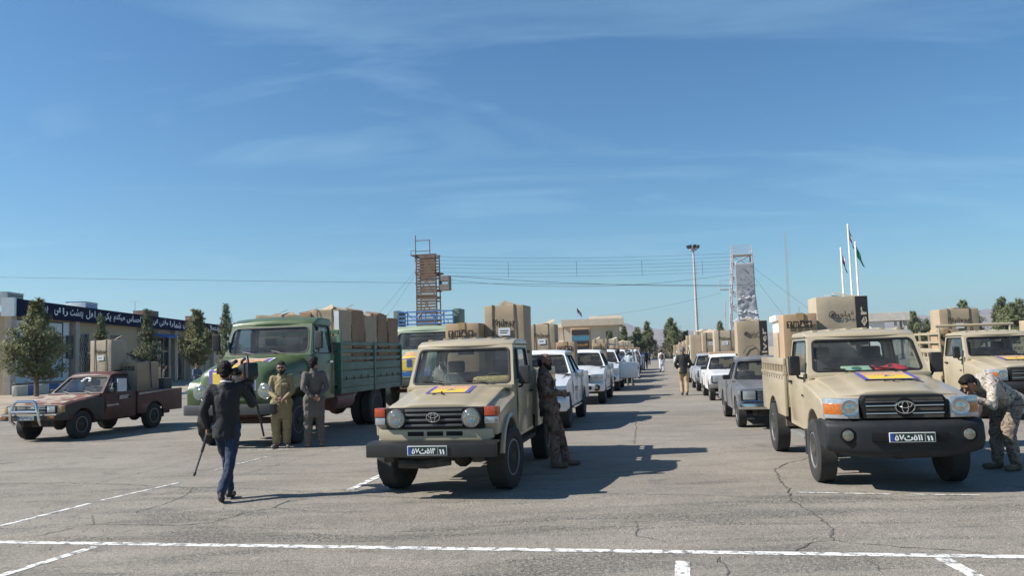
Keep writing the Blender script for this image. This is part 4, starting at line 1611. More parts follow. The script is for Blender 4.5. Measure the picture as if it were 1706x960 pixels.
    q.build('cab_floor', M_DASH, root)
    for ys in s['seat_rows']:
        seats(root, ys, fl + .12, (-.36, .36), s.get('seat_mat', M_SEAT), h=s.get('seat_h', .66))
    steering(root, .36, yc + .46, belt - .01, s.get('steer_mat'))
    q = MB()
    q.box(-.12, .12, s['yt'] + .06, s['yt'] + .1, s['zt'] - .13, s['zt'] - .06)
    q.build('inner_mirror', M_BLACK, root, bevel=.02)
    # running gear
    for y in (0, s['wb']):
        st = s.get('steer', 0) if y == 0 else 0
        for sx in (-1, 1):
            wheel(root, sx * s['tr'], y, r, s['tw'], sx, s.get('rim'), st, s.get('tread', .008))
        q = MB()
        q.tube([(-s['tr'], y, r), (s['tr'], y, r)], .05, 8)
        q.capsule((.16, y - .02, r), (.16, y + .02, r), .13, .13, 10)
        q.build('axle', M_UNDER, root)
    q = MB()
    for sx in (-1, 1):
        q.box(sx * .42 - .04, sx * .42 + .04, yf + .12, s['y_end'] - .05, sill - .06, sill + .09)
    q.box(-.35, .35, -.35, .75, sill - .08, fl - .03)
    q.box(-.25, .2, .8, 1.5, sill - .1, sill + .06)
    q.build('chassis', M_UNDER, root, bevel=.02)
    q = MB()
    q.box(-W + .25, W - .25, -a * .95, a * .95, r + .1, min(zf - .1, r + a + .05))
    q.build('wheel_well', M_UNDER, root)
    # wipers
    zw = belt + .05
    wiper(root, (-.1, yc - .045, zc + .02), (-.42, yc + .03, zw + .02), (-.68, yc + .025, zw + .035))
    wiper(root, (.55, yc - .045, zc + .02), (.2, yc + .03, zw + .02), (-.1, yc + .025, zw + .05))
    return body


def lc_bed(root, s, paint, rail=False, slots=True):
    y0, y1, bw, z0, z1 = s['bed']
    wb, r, a = s['wb'], s['r'], s['arch']
    q = MB()
    q.box(-bw + .05, bw - .05, y0 + .03, y1 - .03, z0 - .05, z0)
    q.build('bed_floor', M_UNDER, root)
    a0 = math.degrees(math.asin((s['bedlow'] - r) / a))
    top = z1 - .24 if slots else z1
    for sx in (-1, 1):
        x0, x1 = (bw - .05, bw) if sx > 0 else (-bw, -bw + .05)
        q = MB()
        q.prism([(y0, s['bedlow']), (y0, top), (y1, top), (y1, s['bedlow'])] + arc(wb, r, a, a0, 180 - a0), x0, x1)
        o = q.build('bed_side', paint, root, bevel=.012)
        if slots:
            q = MB()
            q.box(x0 - .012, x1 + .012, y0, y1, top - .03, top + .02)
            q.build('bed_rail', paint, o, bevel=.008)
            q = MB()
            q.box(x0 + .004, x1 - .004, y0, y1, z1 - .11, z1)
            q.build('bed_rail', paint, o, bevel=.01)
            k = int((y1 - y0) / .27)
            for i in range(k + 1):
                y = y0 + .03 + (y1 - y0 - .06) * i / k
                q = MB()
                q.box(x0 + .006, x1 - .006, y - .03, y + .03, top + .021, z1 - .112)
                q.build('bed_stake', paint, o)
            for i in range(9):
                y = y0 + .12 + (y1 - y0 - .24) * i / 8
                q = MB()
                q.box((x1 if sx > 0 else x0) - .006, (x1 if sx > 0 else x0) + .006, y - .012, y + .012, top - .09, top - .045)
                q.build('rope_hook', M_BLACK, o)
        q = MB()
        q.box(min(sx * (bw - .2), sx * (bw - .012)), max(sx * (bw - .2), sx * (bw - .012)), wb + a - .02, wb + a + .01, .28, s['bedlow'] + .05)
        q.build('mud_flap', M_BLACK, root)
    for nm, y in (('bed_front', y0 + .0), ('tailgate', y1 - .05)):
        q = MB()
        q.box(-bw + .052, bw - .052, y + .004, y + .046, z0 - .08, z1 - .01)
        q.build(nm, paint, root, bevel=.01)
    q = MB()
    q.box(-bw + .12, bw - .12, wb - a, wb + a, r + .05, z0 - .06)
    q.build('wheel_well', M_UNDER, root)
    if rail:
        for i, x in enumerate((-bw + .03, bw - .03)):
            q = MB()
            q.tube([(x, y0 - .03, z0), (x, y0 - .03, 2.12)], .03, 8)
            q.build('rack_post', paint, root)
        q = MB()
        q.tube([(-bw - .05, y0 - .03, 2.12), (bw + .05, y0 - .03, 2.12)], .035, 8)
        q.build('rack_bar', paint, root)
        for sx in (-1, 1):
            for z in (1.5, 1.72, 1.94):
                q = MB()
                q.box(sx * (bw - .03) - .02, sx * (bw - .03) + .02, y0, y1, z - .03, z + .03)
                q.build('rack_bar', paint, root)
            for y in (y0 + .7, y0 + 1.4, y1 - .04):
                q = MB()
                q.box(sx * (bw - .03) - .025, sx * (bw - .03) + .025, y - .02, y + .02, z1, 2.0)
                q.build('rack_post', paint, root)


def lc_new(name, loc, yaw, label, rail=False, plate_txt=None, rug=True, tint=None, fold=True, poster_on=True):
    root = empty(name, loc, yaw, label, 'pickup', 'beige military pickups')
    s = dict(W=.865, cW=.79, arch=.52, r=.40, yf=-.74, zb=.74, zf=1.135, yc=.55, zc=1.315, floor=.70, sill=.55, yb=1.98, belt=1.345, yt=.82, zt=1.86, y2=1.93, rz=1.965,
             xr=.70, hw=.70, hcrown=.035, hridge=.022, drop=.065, doors=[(.72, 1.82)], side=[(0, 1, (.16, .09, .03, .05))], seat_rows=[1.55], wb=3.18, tr=.765, tw=.225, y_end=4.25,
             bed=(2.03, 4.28, .85, .88, 1.56), bedlow=.66, ribs=6, bow=.10, tread=.005, flare0=.5, flare1=.62, mw=(.06, .06, .035, .05), seat_h=.70, tum=.015, gws=tint or M_GW,
             dash_mat=M_DASH)
    base_body(root, s, M_BEIGE)
    lc_bed(root, s, M_BEIGE, rail)
    # grille
    q = MB()
    q.prism([(-.455, .86), (-.49, 1.05), (-.43, 1.135), (.43, 1.135), (.49, 1.05), (.455, .86)], -.90, -.70, 'y')
    gr = q.build('grille', M_GRILLE, root, bevel=.02)
    for z in (.925, 1.015, 1.06):
        q = MB()
        w = .43
        q.box(-w, w, -.912, -.897, z - .008, z + .008)
        q.build('grille_bar', M_CHROME if z < 1.05 else M_GREYB, gr, bevel=.003)
    for z in (.89, .97, 1.09):
        q = MB()
        q.box(-.42, .42, -.908, -.898, z - .016, z + .016)
        q.build('grille_slot', M_UNDER, gr)
    q = MB()
    q.lathe([(.115, -.906), (.11, -.918)], 20, 'y', c=(0, 0, .995))
    q.build('emblem_backing', M_GRILLE, gr)
    emblem(gr, (0, -.925, .995), .105)
    for sx in (-1, 1):
        # headlight cluster, wraps round the corner
        q = MB()
        pts = []
        for i in range(7):
            t = i / 6
            x = .50 + .365 * t
            pts.append((x, -.885 + .14 * t ** 2.6 + .02 * t))
        poly = pts + [(x - .01, y + .12) for x, y in reversed(pts)]
        q.prism([(sx * x, y) for x, y in poly], .865, 1.105, 'z')
        hl = q.build('headlight', M_CLEAR, root, bevel=.012)
        q = MB()
        q.lathe([(.1, -.888), (.1, -.905), (.094, -.908), (.085, -.904), (.05, -.902), (.03, -.908), (.01, -.908)], 24, 'y', c=(sx * .61, 0, .985))
        q.build('lamp_bowl', mat('lamp_bowl', (.50, .52, .53), .16, .95, var=.12, scale=30), hl)
        q = MB()
        q.prism([(sx * x, y - .006) for x, y in pts[3:]] + [(sx * (x - .004), y + .03) for x, y in reversed(pts[3:])], .915, 1.045, 'z')
        q.build('indicator', M_AMBER, hl, bevel=.008)
    # bumper
    q = MB()
    q.prism([(-.93, .40), (-1.0, .47), (-1.02, .62), (-1.0, .80), (-.93, .845), (-.62, .85), (-.5, .82), (-.5, .66), (-.62, .44)], -.885, .885)
    bp = q.build('bumper', mat('bumper_black', (.013, .0155, .019), .55, var=.3, dust=.03, spec=.3), root, bevel=.05, seg=4, cuts=[(0, .885 * t) for t in (-.8, -.55, 0, .55, .8)],
                 warp=lambda p: V((p.x, p.y + .17 * (abs(p.x) / .885) ** 3, p.z + (.09 * (abs(p.x) / .885) ** 3 if p.z < .55 else 0))))
    for sx in (-1, 1):
        q = MB()
        q.lathe([(.09, -.93), (.09, -.965), (.075, -.97)], 20, 'y', c=(sx * .66, 0, .68))
        fo = q.build('fog_recess', M_GRILLE, bp)
        q = MB()
        q.lathe([(.066, -.96), (.06, -.978), (.03, -.984)], 20, 'y', c=(sx * .66, 0, .68))
        q.build('fog_light', M_FOG, fo)
    q = MB()
    q.box(-.42, .42, -1.032, -.98, .61, .72)
    q.build('air_slot', M_GRILLE, bp, bevel=.02)
    plate(root, (.02, -1.036, .66), .50, .112, '۵۷' + shape_fa('ث') + '۵۱۱' if plate_txt is None else plate_txt, '۱۱')
    for sx in (-1, 1):
        mirror(root, sx * .92, .70, 1.47, sx, .15, .27)
        q = MB()
        q.box(sx * .72 - .12, sx * .72 + .12, .75, 1.75, .46, .50)
        q.build('running_board', M_STEEL, root, bevel=.01)
        q = MB()
        q.box(min(sx * .66, sx * .86), max(sx * .66, sx * .86), .53, .55, .28, .62)
        q.build('mud_flap', M_GREYB, root)
        q = MB()
        q.box(sx * .818 - .004, sx * .818 + .004, .78, .86, 1.04, 1.065)
        q.build('side_badge', M_BLACK, root)
    q = MB(); q.tube([(-.79, .6, 1.24), (-.79, .585, 1.36)], .012, 5); q.build('aerial_base', M_BLACK, root)
    if poster_on:
        poster(root, (.10, .10, 1.326), .66, .52, (R(7.6), 0, 0))
        q = MB(); q.tube([(-.12, 0, 0), (0, -.02, .012), (.12, -.03, 0)], .007, 5); q.tube([(0, .03, 0), (.01, -.05, .02)], .012, 5)
        q.build('washer_hose', M_BLACK, root, loc=(.10, -.22, 1.276))
    if rug:
        q = MB(); q.box(-.66, .66, .62, .86, 1.335, 1.375); q.build('dashboard_cover', M_FUR, root, bevel=.02)
    if fold:
        q = MB(); q.box(-.17, .2, .60, .82, 1.38, 1.41)
        bk = q.build('book', mat('book_green', (.36, .5, .38), .6, var=.1), None, bevel=.006, loc=None)
        bk.matrix_basis = Matrix.Translation(V(loc)) @ Matrix.Rotation(yaw, 4, 'Z') @ Matrix.Translation((-.12, -.01, .0)) @ Matrix.Translation((0, .7, 1.38)) @ Matrix.Rotation(R(18), 4, 'X') @ Matrix.Translation((0, -.7, -1.38))
        tag(bk, 'pale green book lying on a pickup dashboard behind the windscreen', 'book')
        q = MB(); q.lathe([(.07, 1.4105), (.065, 1.413)], 16, 'z', c=(.015, .71, 0)); q.build('cover_medallion', mat('book_dark', (.03, .12, .09), .6), bk)
        q = MB(); q.grid(lambda u, v: V((.12 + .42 * u, .6 + .24 * v + .02 * u, 1.385 + .06 * v + .02 * math.sin(u * 7 + v * 3))), 8, 5)
        rc = q.build('red_cloth', mat('red_cloth', (.42, .012, .025), .85, var=.15), None, smooth=60)
        sd_ = rc.modifiers.new('s', 'SOLIDIFY'); sd_.thickness = .012
        rc.matrix_basis = Matrix.Translation(V(loc)) @ Matrix.Rotation(yaw, 4, 'Z')
        tag(rc, 'folded red cloth beside the green book on the dashboard', 'cloth')
    return root


def lc_old(name, loc, yaw, label):
    root = empty(name, loc, yaw, label, 'pickup', 'beige military pickups')
    s = dict(W=.80, cW=.785, arch=.53, r=.41, yf=-.70, zb=.77, zf=1.12, yc=.56, zc=1.30, floor=.70, sill=.58, yb=1.98, belt=1.325, yt=.83, zt=1.89, y2=1.93, rz=2.005,
             xr=.70, hw=.65, hcrown=.02, hridge=.02, drop=.10, doors=[(.72, 1.84)], side=[(0, .3, (.1, .02, .03, .05)), (.3, 1, (.02, .09, .03, .05))], seat_rows=[1.55], wb=2.98, tr=.735, tw=.25, y_end=4.1,
             bed=(2.03, 4.15, .84, .88, 1.50), bedlow=.62, ribs=6, bow=.02, tread=.018, steer=R(-9), flare0=.45, flare1=.6, mw=(.05, .05, .03, .045), tum=.01, nose=0, bev=.03, dash_mat=M_SEATT, htaper=.02,
             steer_mat=M_FUR)
    base_body(root, s, M_BEIGE)
    lc_bed(root, s, M_BEIGE)
    # front apron with three slots
    q = MB()
    q.prism([(-.735, .735), (-.74, .85), (.74, .85), (.735, .735), (.67, .695), (-.67, .695)], -.745, -.62, 'y')
    ap = q.build('apron', M_BEIGE, root, bevel=.015)
    for x in (-.25, 0, .25):
        q = MB(); q.box(x - .105, x + .105, -.75, -.742, .765, .82); q.build('apron_slot', M_GRILLE, ap, bevel=.004)
    q = MB(); q.box(-.63, .63, -.775, -.66, .858, 1.115)
    gr = q.build('grille', M_GRILLE, root, bevel=.012)
    for z in (.90, .965, 1.03, 1.085):
        q = MB(); q.box(-.37, .37, -.80, -.772, z - .014, z + .014)
        q.build('grille_bar', M_GREYB, gr, bevel=.005)
    emblem(gr, (0, -.815, 1.0), .085)
    for sx in (-1, 1):
        round_lamp(root, sx * .482, -.765, .985, .108)
        x0, x1 = (.64, .805)
        q = MB(); q.prism([(sx * x0, -.775), (sx * (x1 - .03), -.765), (sx * x1, -.70), (sx * x1, -.60), (sx * x0, -.60)], 1.005, 1.115, 'z')
        q.build('indicator', M_REDL, root, bevel=.008)
        q = MB(); q.prism([(sx * x0, -.77), (sx * (x1 - .035), -.76), (sx * (x1 - .005), -.70), (sx * (x1 - .005), -.60), (sx * x0, -.60)], .91, 1.0, 'z')
        q.build('side_lamp', M_CLEAR, root, bevel=.008)
        q = MB()
        P = [V((sx * .805, y, z)) for y, z in arc(0, .41, .545, 12, 168, 14)]
        q.tube(P, .035, 6)
        q.build('arch_lip', M_BEIGE, root)
        sx > 0 and mirror(root, sx * .89, .72, 1.46, sx, .16, .26)
        q = MB(); q.box(sx * .74 - .1, sx * .74 + .1, .72, 1.8, .5, .545); q.build('running_board', M_UNDER, root, bevel=.01)
    # channel bumper
    q = MB()
    q.prism([(-.98, .53), (-.98, .69), (-.90, .715), (-.70, .715), (-.70, .69), (-.88, .685), (-.88, .53)], -.82, .82)
    q.build('bumper', mat('bumper_matt', (.010, .011, .012), .45, var=.2, dust=.04), root, bevel=.014, seg=2)
    q = MB(); q.box(-.62, -.5, -.88, -.7, .46, .52); q.box(.5, .62, -.88, -.7, .46, .52); q.tube([(-.45, -.80, .44), (-.1, -.8, .43), (.2, -.78, .47)], .06, 8)
    q.build('tow_gear', M_UNDER, root)
    plate(root, (-.03, -.984, .615), .50, .115, '۵۷' + shape_fa('ث') + '۵۱۴', '۱۱')
    poster(root, (-.02, .14, 1.296), .60, .46, (R(8.5), 0, 0))
    q = MB(); q.tube([(-.13, -.03, 0), (-.05, .02, .02), (.03, -.01, .0)], .007, 5); q.tube([(-.02, .05, .005), (0, -.04, .03)], .014, 5)
    q.build('washer_hose', M_BLACK, root, loc=(-.06, -.16, 1.25))
    q = MB(); q.box(-.66, .66, .62, .88, 1.315, 1.35); q.build('dashboard_cover', M_FUR, root, bevel=.02)
    q = MB(); q.capsule((.2, .76, 1.375), (.62, .74, 1.375), .075, .085, 10); q.build('fur_roll', M_FUR, root)
    # clear plastic bag on the dashboard
    pb = MB()
    pb.grid(lambda u, v: V((-.32 + .34 * (u - .5) * (1.5 - 1.35 * v) + .02 * math.sin(9 * v + 5 * u), .72 + .05 * math.sin(6 * u + 3 * v), 1.355 + .32 * v)), 10, 10)
    bag = pb.build('plastic_bag', glass('clear_plastic', (.9, .9, .9), 1.0, .25, .35), None, smooth=0)
    bag.matrix_basis = Matrix.Translation(V(loc)) @ Matrix.Rotation(yaw, 4, 'Z')
    tag(bag, 'crumpled clear plastic bag standing on a dashboard', 'plastic bag')
    return root


def hilux_old(name, loc, yaw, label):
    root = empty(name, loc, yaw, label, 'pickup')
    s = dict(W=.815, cW=.80, arch=.40, r=.345, yf=-.66, zb=.50, zf=.905, yc=.72, zc=1.04, floor=.5, sill=.40, yb=1.98, belt=1.065, yt=1.22, zt=1.51, y2=1.90, rz=1.62, xr=.60, hw=.74, hcrown=.02, drop=.03,
             doors=[(.80, 1.88)], side=[(0, .28, (.10, .02, .03, .05)), (.28, 1, (.02, .10, .03, .05))], seat_rows=[1.72], wb=2.78, tr=.70, tw=.20, y_end=4.0, bed=(2.03, 4.02, .81, .62, 1.06), bedlow=.45,
             tread=.004, bow=.05, hood_mat=M_HOODW, seat_h=.6, mw=(.04, .04, .03, .04), tum=.03, roof_mat=M_BROWN)
    base_body(root, s, M_BROWN)
    lc_bed(root, s, M_BROWN, slots=False)
    # black replacement wing on the lot side
    q = MB()
    q.prism([(-.60, .64), (-.62, .85), (.72, .98), (.72, .42)] + arc(0, .345, .41, 10, 148), .806, .826)
    q.build('wing_panel', M_PRIMER, root, bevel=.006)
    q = MB(); q.box(-.70, .70, -.73, -.68, .68, .86); gr = q.build('grille', M_GRILLE, root, bevel=.01)
    for z in (.71, .75, .79, .83):
        q = MB(); q.box(-.40, .40, -.745, -.728, z - .010, z + .010); q.build('grille_bar', M_CHROME if z != .75 else M_GREYB, gr, bevel=.003)
    for sx in (-1, 1):
        q = MB(); q.box(min(sx * .44, sx * .66), max(sx * .44, sx * .66), -.745, -.70, .695, .845); q.build('headlight', M_CLEAR, root, bevel=.012)
        q = MB(); q.prism([(sx * .67, -.72), (sx * .80, -.70), (sx * .825, -.62), (sx * .825, -.5), (sx * .67, -.5)], .69, .845, 'z'); q.build('indicator', mat('dusty_lens', (.42, .27, .12), .35), root, bevel=.01)
        q = MB(); q.box(min(sx * .56, sx * .80), max(sx * .58, sx * .74), -.868, -.84, .56, .62); q.build('bumper_lamp', mat('dull_amber', (.3, .11, .03), .4), root, bevel=.008)
        mirror(root, sx * .88, .95, 1.13, sx, .16, .12, arm=False)
    q = MB(); q.prism([(-.86, .51), (-.86, .67), (-.72, .69), (-.6, .67), (-.6, .51)], -.83, .83)
    bp = q.build('bumper', M_PRIMER, root, bevel=.02, warp=lambda p: V((p.x, p.y + .1 * (abs(p.x) / .83) ** 4, p.z)), cuts=[(0, .4), (0, -.4), (0, .7), (0, -.7)])
    q = MB(); q.box(-.8, .8, -.868, -.862, .635, .665); q.build('bumper_trim', M_CHROME, bp)
    q = MB()
    P = [(-.36, -.84, .42), (-.40, -.93, .52), (-.38, -.95, .7), (-.30, -.93, .93), (-.22, -.92, .97), (.22, -.92, .97), (.30, -.93, .93), (.38, -.95, .7), (.40, -.93, .52), (.36, -.84, .42)]
    q.tube(P, .035, 10); q.build('bull_bar', M_CHROME, root)
    q = MB(); q.tube([(-.38, -.95, .73), (.38, -.95, .73)], .03, 8); q.build('bull_bar_tube', M_CHROME, root)
    plate(root, (0, -.89, .58), .44, .10, '۱۷' + shape_fa('ج') + '۲۹۲', '۴۸', green=False)
    q = MB()
    for k, (x, z) in enumerate(((-.08, 1.42), (-.03, 1.45), (.03, 1.455), (.09, 1.43), (-.1, 1.38), (.12, 1.38))):
        y = .72 + (z - 1.05) / (1.51 - 1.05) * .5 - .012
        q.capsule((x - .02, y - .01, z), (x + .03, y - .01, z + .01), .022, .018, 6)
    q.build('windscreen_sticker', M_WHITE, root)
    for z, y0, y1 in ((.985, 2.1, 3.9), (.955, 2.1, 3.2)):
        q = MB(); q.prism([(y0, z), (y1, z + .06), (y1, z + .08), (y0, z + .025)], .8105, .8125); q.build('side_stripe', mat('pale_stripe', (.42, .40, .38), .6, var=.4, scale=14), root)
    for z, y0, y1 in ((.72, .84, 1.3), (.93, 1.3, 1.7), (.88, 1.3, 1.66)):
        q = MB(); q.prism([(y0, z), (y1, z + .02), (y1 - .05, z + .06), (y0, z + .05)], .815, .8175); q.build('paint_scrape', mat('pale_stripe', (.4, .38, .36)), root)
    q = MB(); q.box(.78, .8, 1.25, 1.6, 1.08, 1.42); pp = q.build('window_paper', mat('paper', (.66, .68, .72), .8, var=.1), root)
    q = MB(); q.box(-.6, .6, .78, 1.05, 1.055, 1.075); q.build('dashboard_paper', mat('paper', (.66, .68, .72)), root)
    return root


def hilux_new():
    root = empty('double_cab_pickup', (0, 0, 0), 0, 'white double cab pickup', 'pickup', 'white double cab pickups in the carton convoy')
    s = dict(W=.88, cW=.86, arch=.45, r=.375, yf=-.84, zb=.58, zf=1.06, yc=.62, zc=1.22, floor=.55, sill=.46, yb=2.62, belt=1.225, yt=1.18, zt=1.72, y2=2.45, rz=1.83, xr=.62, hw=.72, hcrown=.05, hridge=.012, drop=.05,
             doors=[(.80, 1.68), (1.70, 2.5)], side=[(0, .55, (.10, .03, .03, .05)), (.55, 1, (.03, .10, .03, .05))], seat_rows=[1.6, 2.35], wb=3.09, tr=.76, tw=.24, y_end=4.2, bed=(2.68, 4.25, .875, .75, 1.22), bedlow=.5,
             tread=.004, bow=.16, seat_h=.72, mw=(.05, .05, .03, .04), gws=M_GWT, gsd=M_GWT, bev=.05, rbev=.055, nose=.12, tum=.035, cowl_black=True, handle_mat=M_CHROME, rim=M_STEEL, rs=.07)
    base_body(root, s, M_WPAINT)
    lc_bed(root, s, M_WPAINT, slots=False)
    q = MB(); q.prism([(-.40, .74), (-.46, .98), (.46, .98), (.40, .74)], -.99, -.80, 'y'); gr = q.build('grille', M_GRILLE, root, bevel=.02)
    for z in (.79, .86, .93):
        q = MB(); q.box(-.40, .40, -1.0, -.985, z - .014, z + .014); q.build('grille_bar', M_CHROME, gr, bevel=.004)
    emblem(gr, (0, -1.01, .87), .075)
    for sx in (-1, 1):
        q = MB(); q.prism([(sx * .47, -.97), (sx * .70, -.90), (sx * .875, -.70), (sx * .875, -.52), (sx * .80, -.55), (sx * .47, -.8)], .84, 1.0, 'z'); q.build('headlight', M_CLEAR, root, bevel=.02)
        mirror(root, sx * 1.0, .98, 1.23, sx, .22, .17, mt=M_CHROME, arm=False)
        q = MB(); q.lathe([(.11, -.88), (.11, -.93), (.08, -.94)], 16, 'y', c=(sx * .66, 0, .56)); fo = q.build('fog_recess', M_GRILLE, root)
        q = MB(); q.lathe([(.06, -.93), (.05, -.95)], 14, 'y', c=(sx * .66, 0, .56)); q.build('fog_light', M_FOG, fo)
        q = MB(); q.box(sx * .80 - .08, sx * .80 + .08, .75, 2.4, .40, .44); q.build('side_step', M_CHROME, root, bevel=.01)
    q = MB(); q.prism([(-.97, .43), (-1.03, .52), (-1.03, .66), (-.98, .73), (-.6, .76), (-.5, .74), (-.5, .46)], -.90, .90)
    q.build('bumper', M_WPAINT, root, bevel=.05, seg=3, cuts=[(0, .9 * t) for t in (-.8, -.5, 0, .5, .8)], warp=lambda p: V((p.x, p.y + .22 * (abs(p.x) / .9) ** 2.6, p.z)))
    q = MB(); q.box(-.5, .5, -1.04, -.98, .50, .62); q.build('bumper_intake', M_GRILLE, root, bevel=.02)
    plate(root, (0, -1.045, .6), .5, .11, '', '', green=False)
    q = MB(); q.box(.8885, .89, 1.0, 1.5, .86, .9); q.box(.8885, .89, 1.1, 1.45, .80, .83)
    q.build('door_lettering', M_GREYB, root)
    return root


def old_pickup(paint, label, name='old_pickup', chrome=True, rect=True):
    root = empty(name, (0, 0, 0), 0, label, 'pickup')
    s = dict(W=.79, cW=.775, arch=.375, r=.325, yf=-.66, zb=.5, zf=.865, yc=.78, zc=.97, floor=.46, sill=.34, yb=1.86, belt=.985, yt=1.18, zt=1.44, y2=1.78, rz=1.54, xr=.58, hw=.68, hcrown=.015, drop=.03,
             doors=[(.84, 1.74)], side=[(0, .28, (.10, .02, .03, .05)), (.28, 1, (.02, .09, .03, .05))], seat_rows=[1.6], wb=2.78, tr=.675, tw=.19, y_end=3.9, bed=(1.91, 3.92, .785, .58, .99), bedlow=.42,
             tread=.004, bow=.03, seat_h=.6, mw=(.04, .04, .03, .04), tum=.03, gws=M_GW, handle_mat=M_CHROME, bev=.03)
    base_body(root, s, paint)
    lc_bed(root, s, paint, slots=False)
    q = MB(); q.box(-.74, .74, -.715, -.66, .59, .82); gr = q.build('grille', M_GRILLE, root, bevel=.01)
    for k in range(5):
        z = .64 + k * .042
        q = MB(); q.box(-.40, .40, -.73, -.712, z - .008, z + .008); q.build('grille_bar', M_CHROME, gr, bevel=.003)
    q = MB(); q.tube([(-.74, -.715, .6), (.74, -.715, .6), (.74, -.715, .84), (-.74, -.715, .84)], .012, 6, closed=True); q.build('grille_surround', M_CHROME, gr)
    for sx in (-1, 1):
        q = MB(); q.box(min(sx * .44, sx * .70), max(sx * .44, sx * .70), -.735, -.69, .63, .815); q.build('headlight', M_CLEAR, root, bevel=.015)
        mirror(root, sx * .85, 1.0, 1.06, sx, .17, .11, arm=False)
    q = MB(); q.prism([(-.83, .43), (-.83, .555), (-.74, .575), (-.66, .56), (-.66, .43)], -.80, .80)
    q.build('bumper', M_CHROME if chrome else M_GREYB, root, bevel=.02, warp=lambda p: V((p.x, p.y + .08 * (abs(p.x) / .8) ** 5, p.z)), cuts=[(0, .4), (0, -.4), (0, .68), (0, -.68)])
    plate(root, (0, -.836, .49), .44, .10, '', '', green=False)
    return root


# ---- bonneted lorry
def lorry(name, loc, yaw, label, paint, bedm, poster_side=True):
    root = empty(name, loc, yaw, label, 'lorry', 'green bonneted lorries')
    r = .50

    def loft(nm, secs, mt, n=20, parent=root):
        q = MB()
        vs, fs = [], []
        for (y, hw, z0, z1, ex) in secs:
            zc, hh = (z0 + z1) / 2, (z1 - z0) / 2
            for j in range(n):
                t = 2 * math.pi * j / n
                c, s_ = math.cos(t), math.sin(t)
                vs.append(V((hw * math.copysign(abs(c) ** (2 / ex), c), y, zc + hh * math.copysign(abs(s_) ** (2 / ex), s_))))
        k = len(secs)
        for i in range(k - 1):
            for j in range(n):
                fs.append((i * n + j, i * n + (j + 1) % n, (i + 1) * n + (j + 1) % n, (i + 1) * n + j))
        fs.append(tuple(range(n))[::-1])
        fs.append(tuple(range((k - 1) * n, k * n)))
        q.add(vs, fs)
        return q.build(nm, mt, parent, smooth=50)
    loft('bonnet', [(-.87, .66, .93, 1.50, 4), (-.85, .72, .90, 1.57, 4), (-.76, .80, .88, 1.65, 3.8), (-.4, .88, .88, 1.75, 3.6), (0, .94, .9, 1.82, 3.4), (.5, 1.0, .95, 1.90, 4), (.62, 1.01, .95, 1.91, 4)], paint, 36)
    for sx in (-1, 1):
        q = MB()
        q.prism([(-.82, .84), (-.84, 1.2), (-.74, 1.37), (-.3, 1.48), (.3, 1.50), (.75, 1.44), (.85, 1.3), (.85, .72)] + arc(0, r + .04, .62, 15, 150, 12), min(sx * .52, sx * 1.08), max(sx * .52, sx * 1.08))
        q.build('wing', paint, root, bevel=.07, seg=4)
        round_lamp(root, sx * .72, -.835, 1.15, .15, ring=M_CHROME)
        q = MB(); q.capsule((sx * .92, -.5, 1.36), (sx * .92, -.46, 1.36), .05, .05, 8); q.build('indicator', M_AMBER, root)
    # grille slats below the bonnet nose
    for k in range(4):
        z = .98 + k * .1
        q = MB(); q.box(-.5, .5, -.875, -.855, z - .02, z + .02); q.build('grille_slat', paint, root, bevel=.008)
    q = MB(); q.box(-1.0, 1.0, -1.12, -.98, .69, .90)
    q.build('bumper', mat('lorry_bumper', (.035, .038, .042), .5, var=.2, dust=.08), root, bevel=.025, cuts=[(0, .6), (0, -.6), (0, .9), (0, -.9)], warp=lambda p: V((p.x, p.y + .1 * (abs(p.x) / 1.06) ** 5, p.z)))
    # cab
    q = MB(); q.box(-1.06, 1.06, .60, 1.85, .85, 1.0); q.box(-1.06, 1.06, .55, .72, .98, 1.86); q.box(-1.06, 1.06, 1.78, 1.86, .98, 1.88)
    q.build('cab_floor', paint, root, bevel=.03)
    for sx in (-1, 1):
        q = MB(); q.box(min(sx * 1.0, sx * 1.065), max(sx * 1.0, sx * 1.065), .73, 1.77, .86, 1.885)
        d = q.build('door', paint, root, bevel=.015)
        q = MB(); q.box(sx * 1.085 - .02, sx * 1.085 + .02, 1.5, 1.68, 1.68, 1.73); q.build('door_handle', M_CHROME, d, bevel=.008)
        q = MB(); q.tube([(sx * 1.06, .7, 1.95), (sx * 1.22, .62, 1.95), (sx * 1.22, .62, 2.4)], .016, 6); q.build('mirror_arm', M_BLACK, root)
        mirror(root, sx * 1.24, .6, 2.2, sx, .17, .38, arm=False)
        q = MB(); q.box(min(sx * .75, sx * 1.05), max(sx * .75, sx * 1.05), .8, 1.25, .55, .6); q.build('step', M_UNDER, root, bevel=.01)
    g = dict(xb=1.04, xr=.97, y0=.58, z0=1.87, y1=.84, z1=2.58, y2=1.80, y3=1.86, side=[(0, .3, (.12, .02, .03, .05)), (.3, 1, (.02, .09, .03, .05))], mw=(.055, .055, .05, .07), rw=.14, rs=.06, crown=.05)
    greenhouse(root, g, paint, glass('lorry_glass', (.30, .36, .38), dust=.06), M_GSIDE)
    roof_part(root, g, paint, 2.77, over=.05, bev=.09, front=.1)
    q = MB(); q.box(-.97, .97, .66, .95, 1.6, 1.86); q.build('dashboard', M_DASH, root, bevel=.05)
    seats(root, 1.6, 1.25, (-.5, .45), M_SEAT, w=.6, h=.85)
    steering(root, .5, 1.05, 1.95)
    wiper(root, (-.25, .52, 1.9), (-.6, .6, 1.97), (-.95, .6, 1.96))
    wiper(root, (.45, .52, 1.9), (.1, .6, 1.98), (-.25, .6, 2.02))
    # chassis and wheels
    q = MB()
    for sx in (-1, 1):
        q.box(sx * .42 - .05, sx * .42 + .05, -.95, 6.3, .72, .92)
    q.box(-.4, .4, -.5, .9, .6, .9)
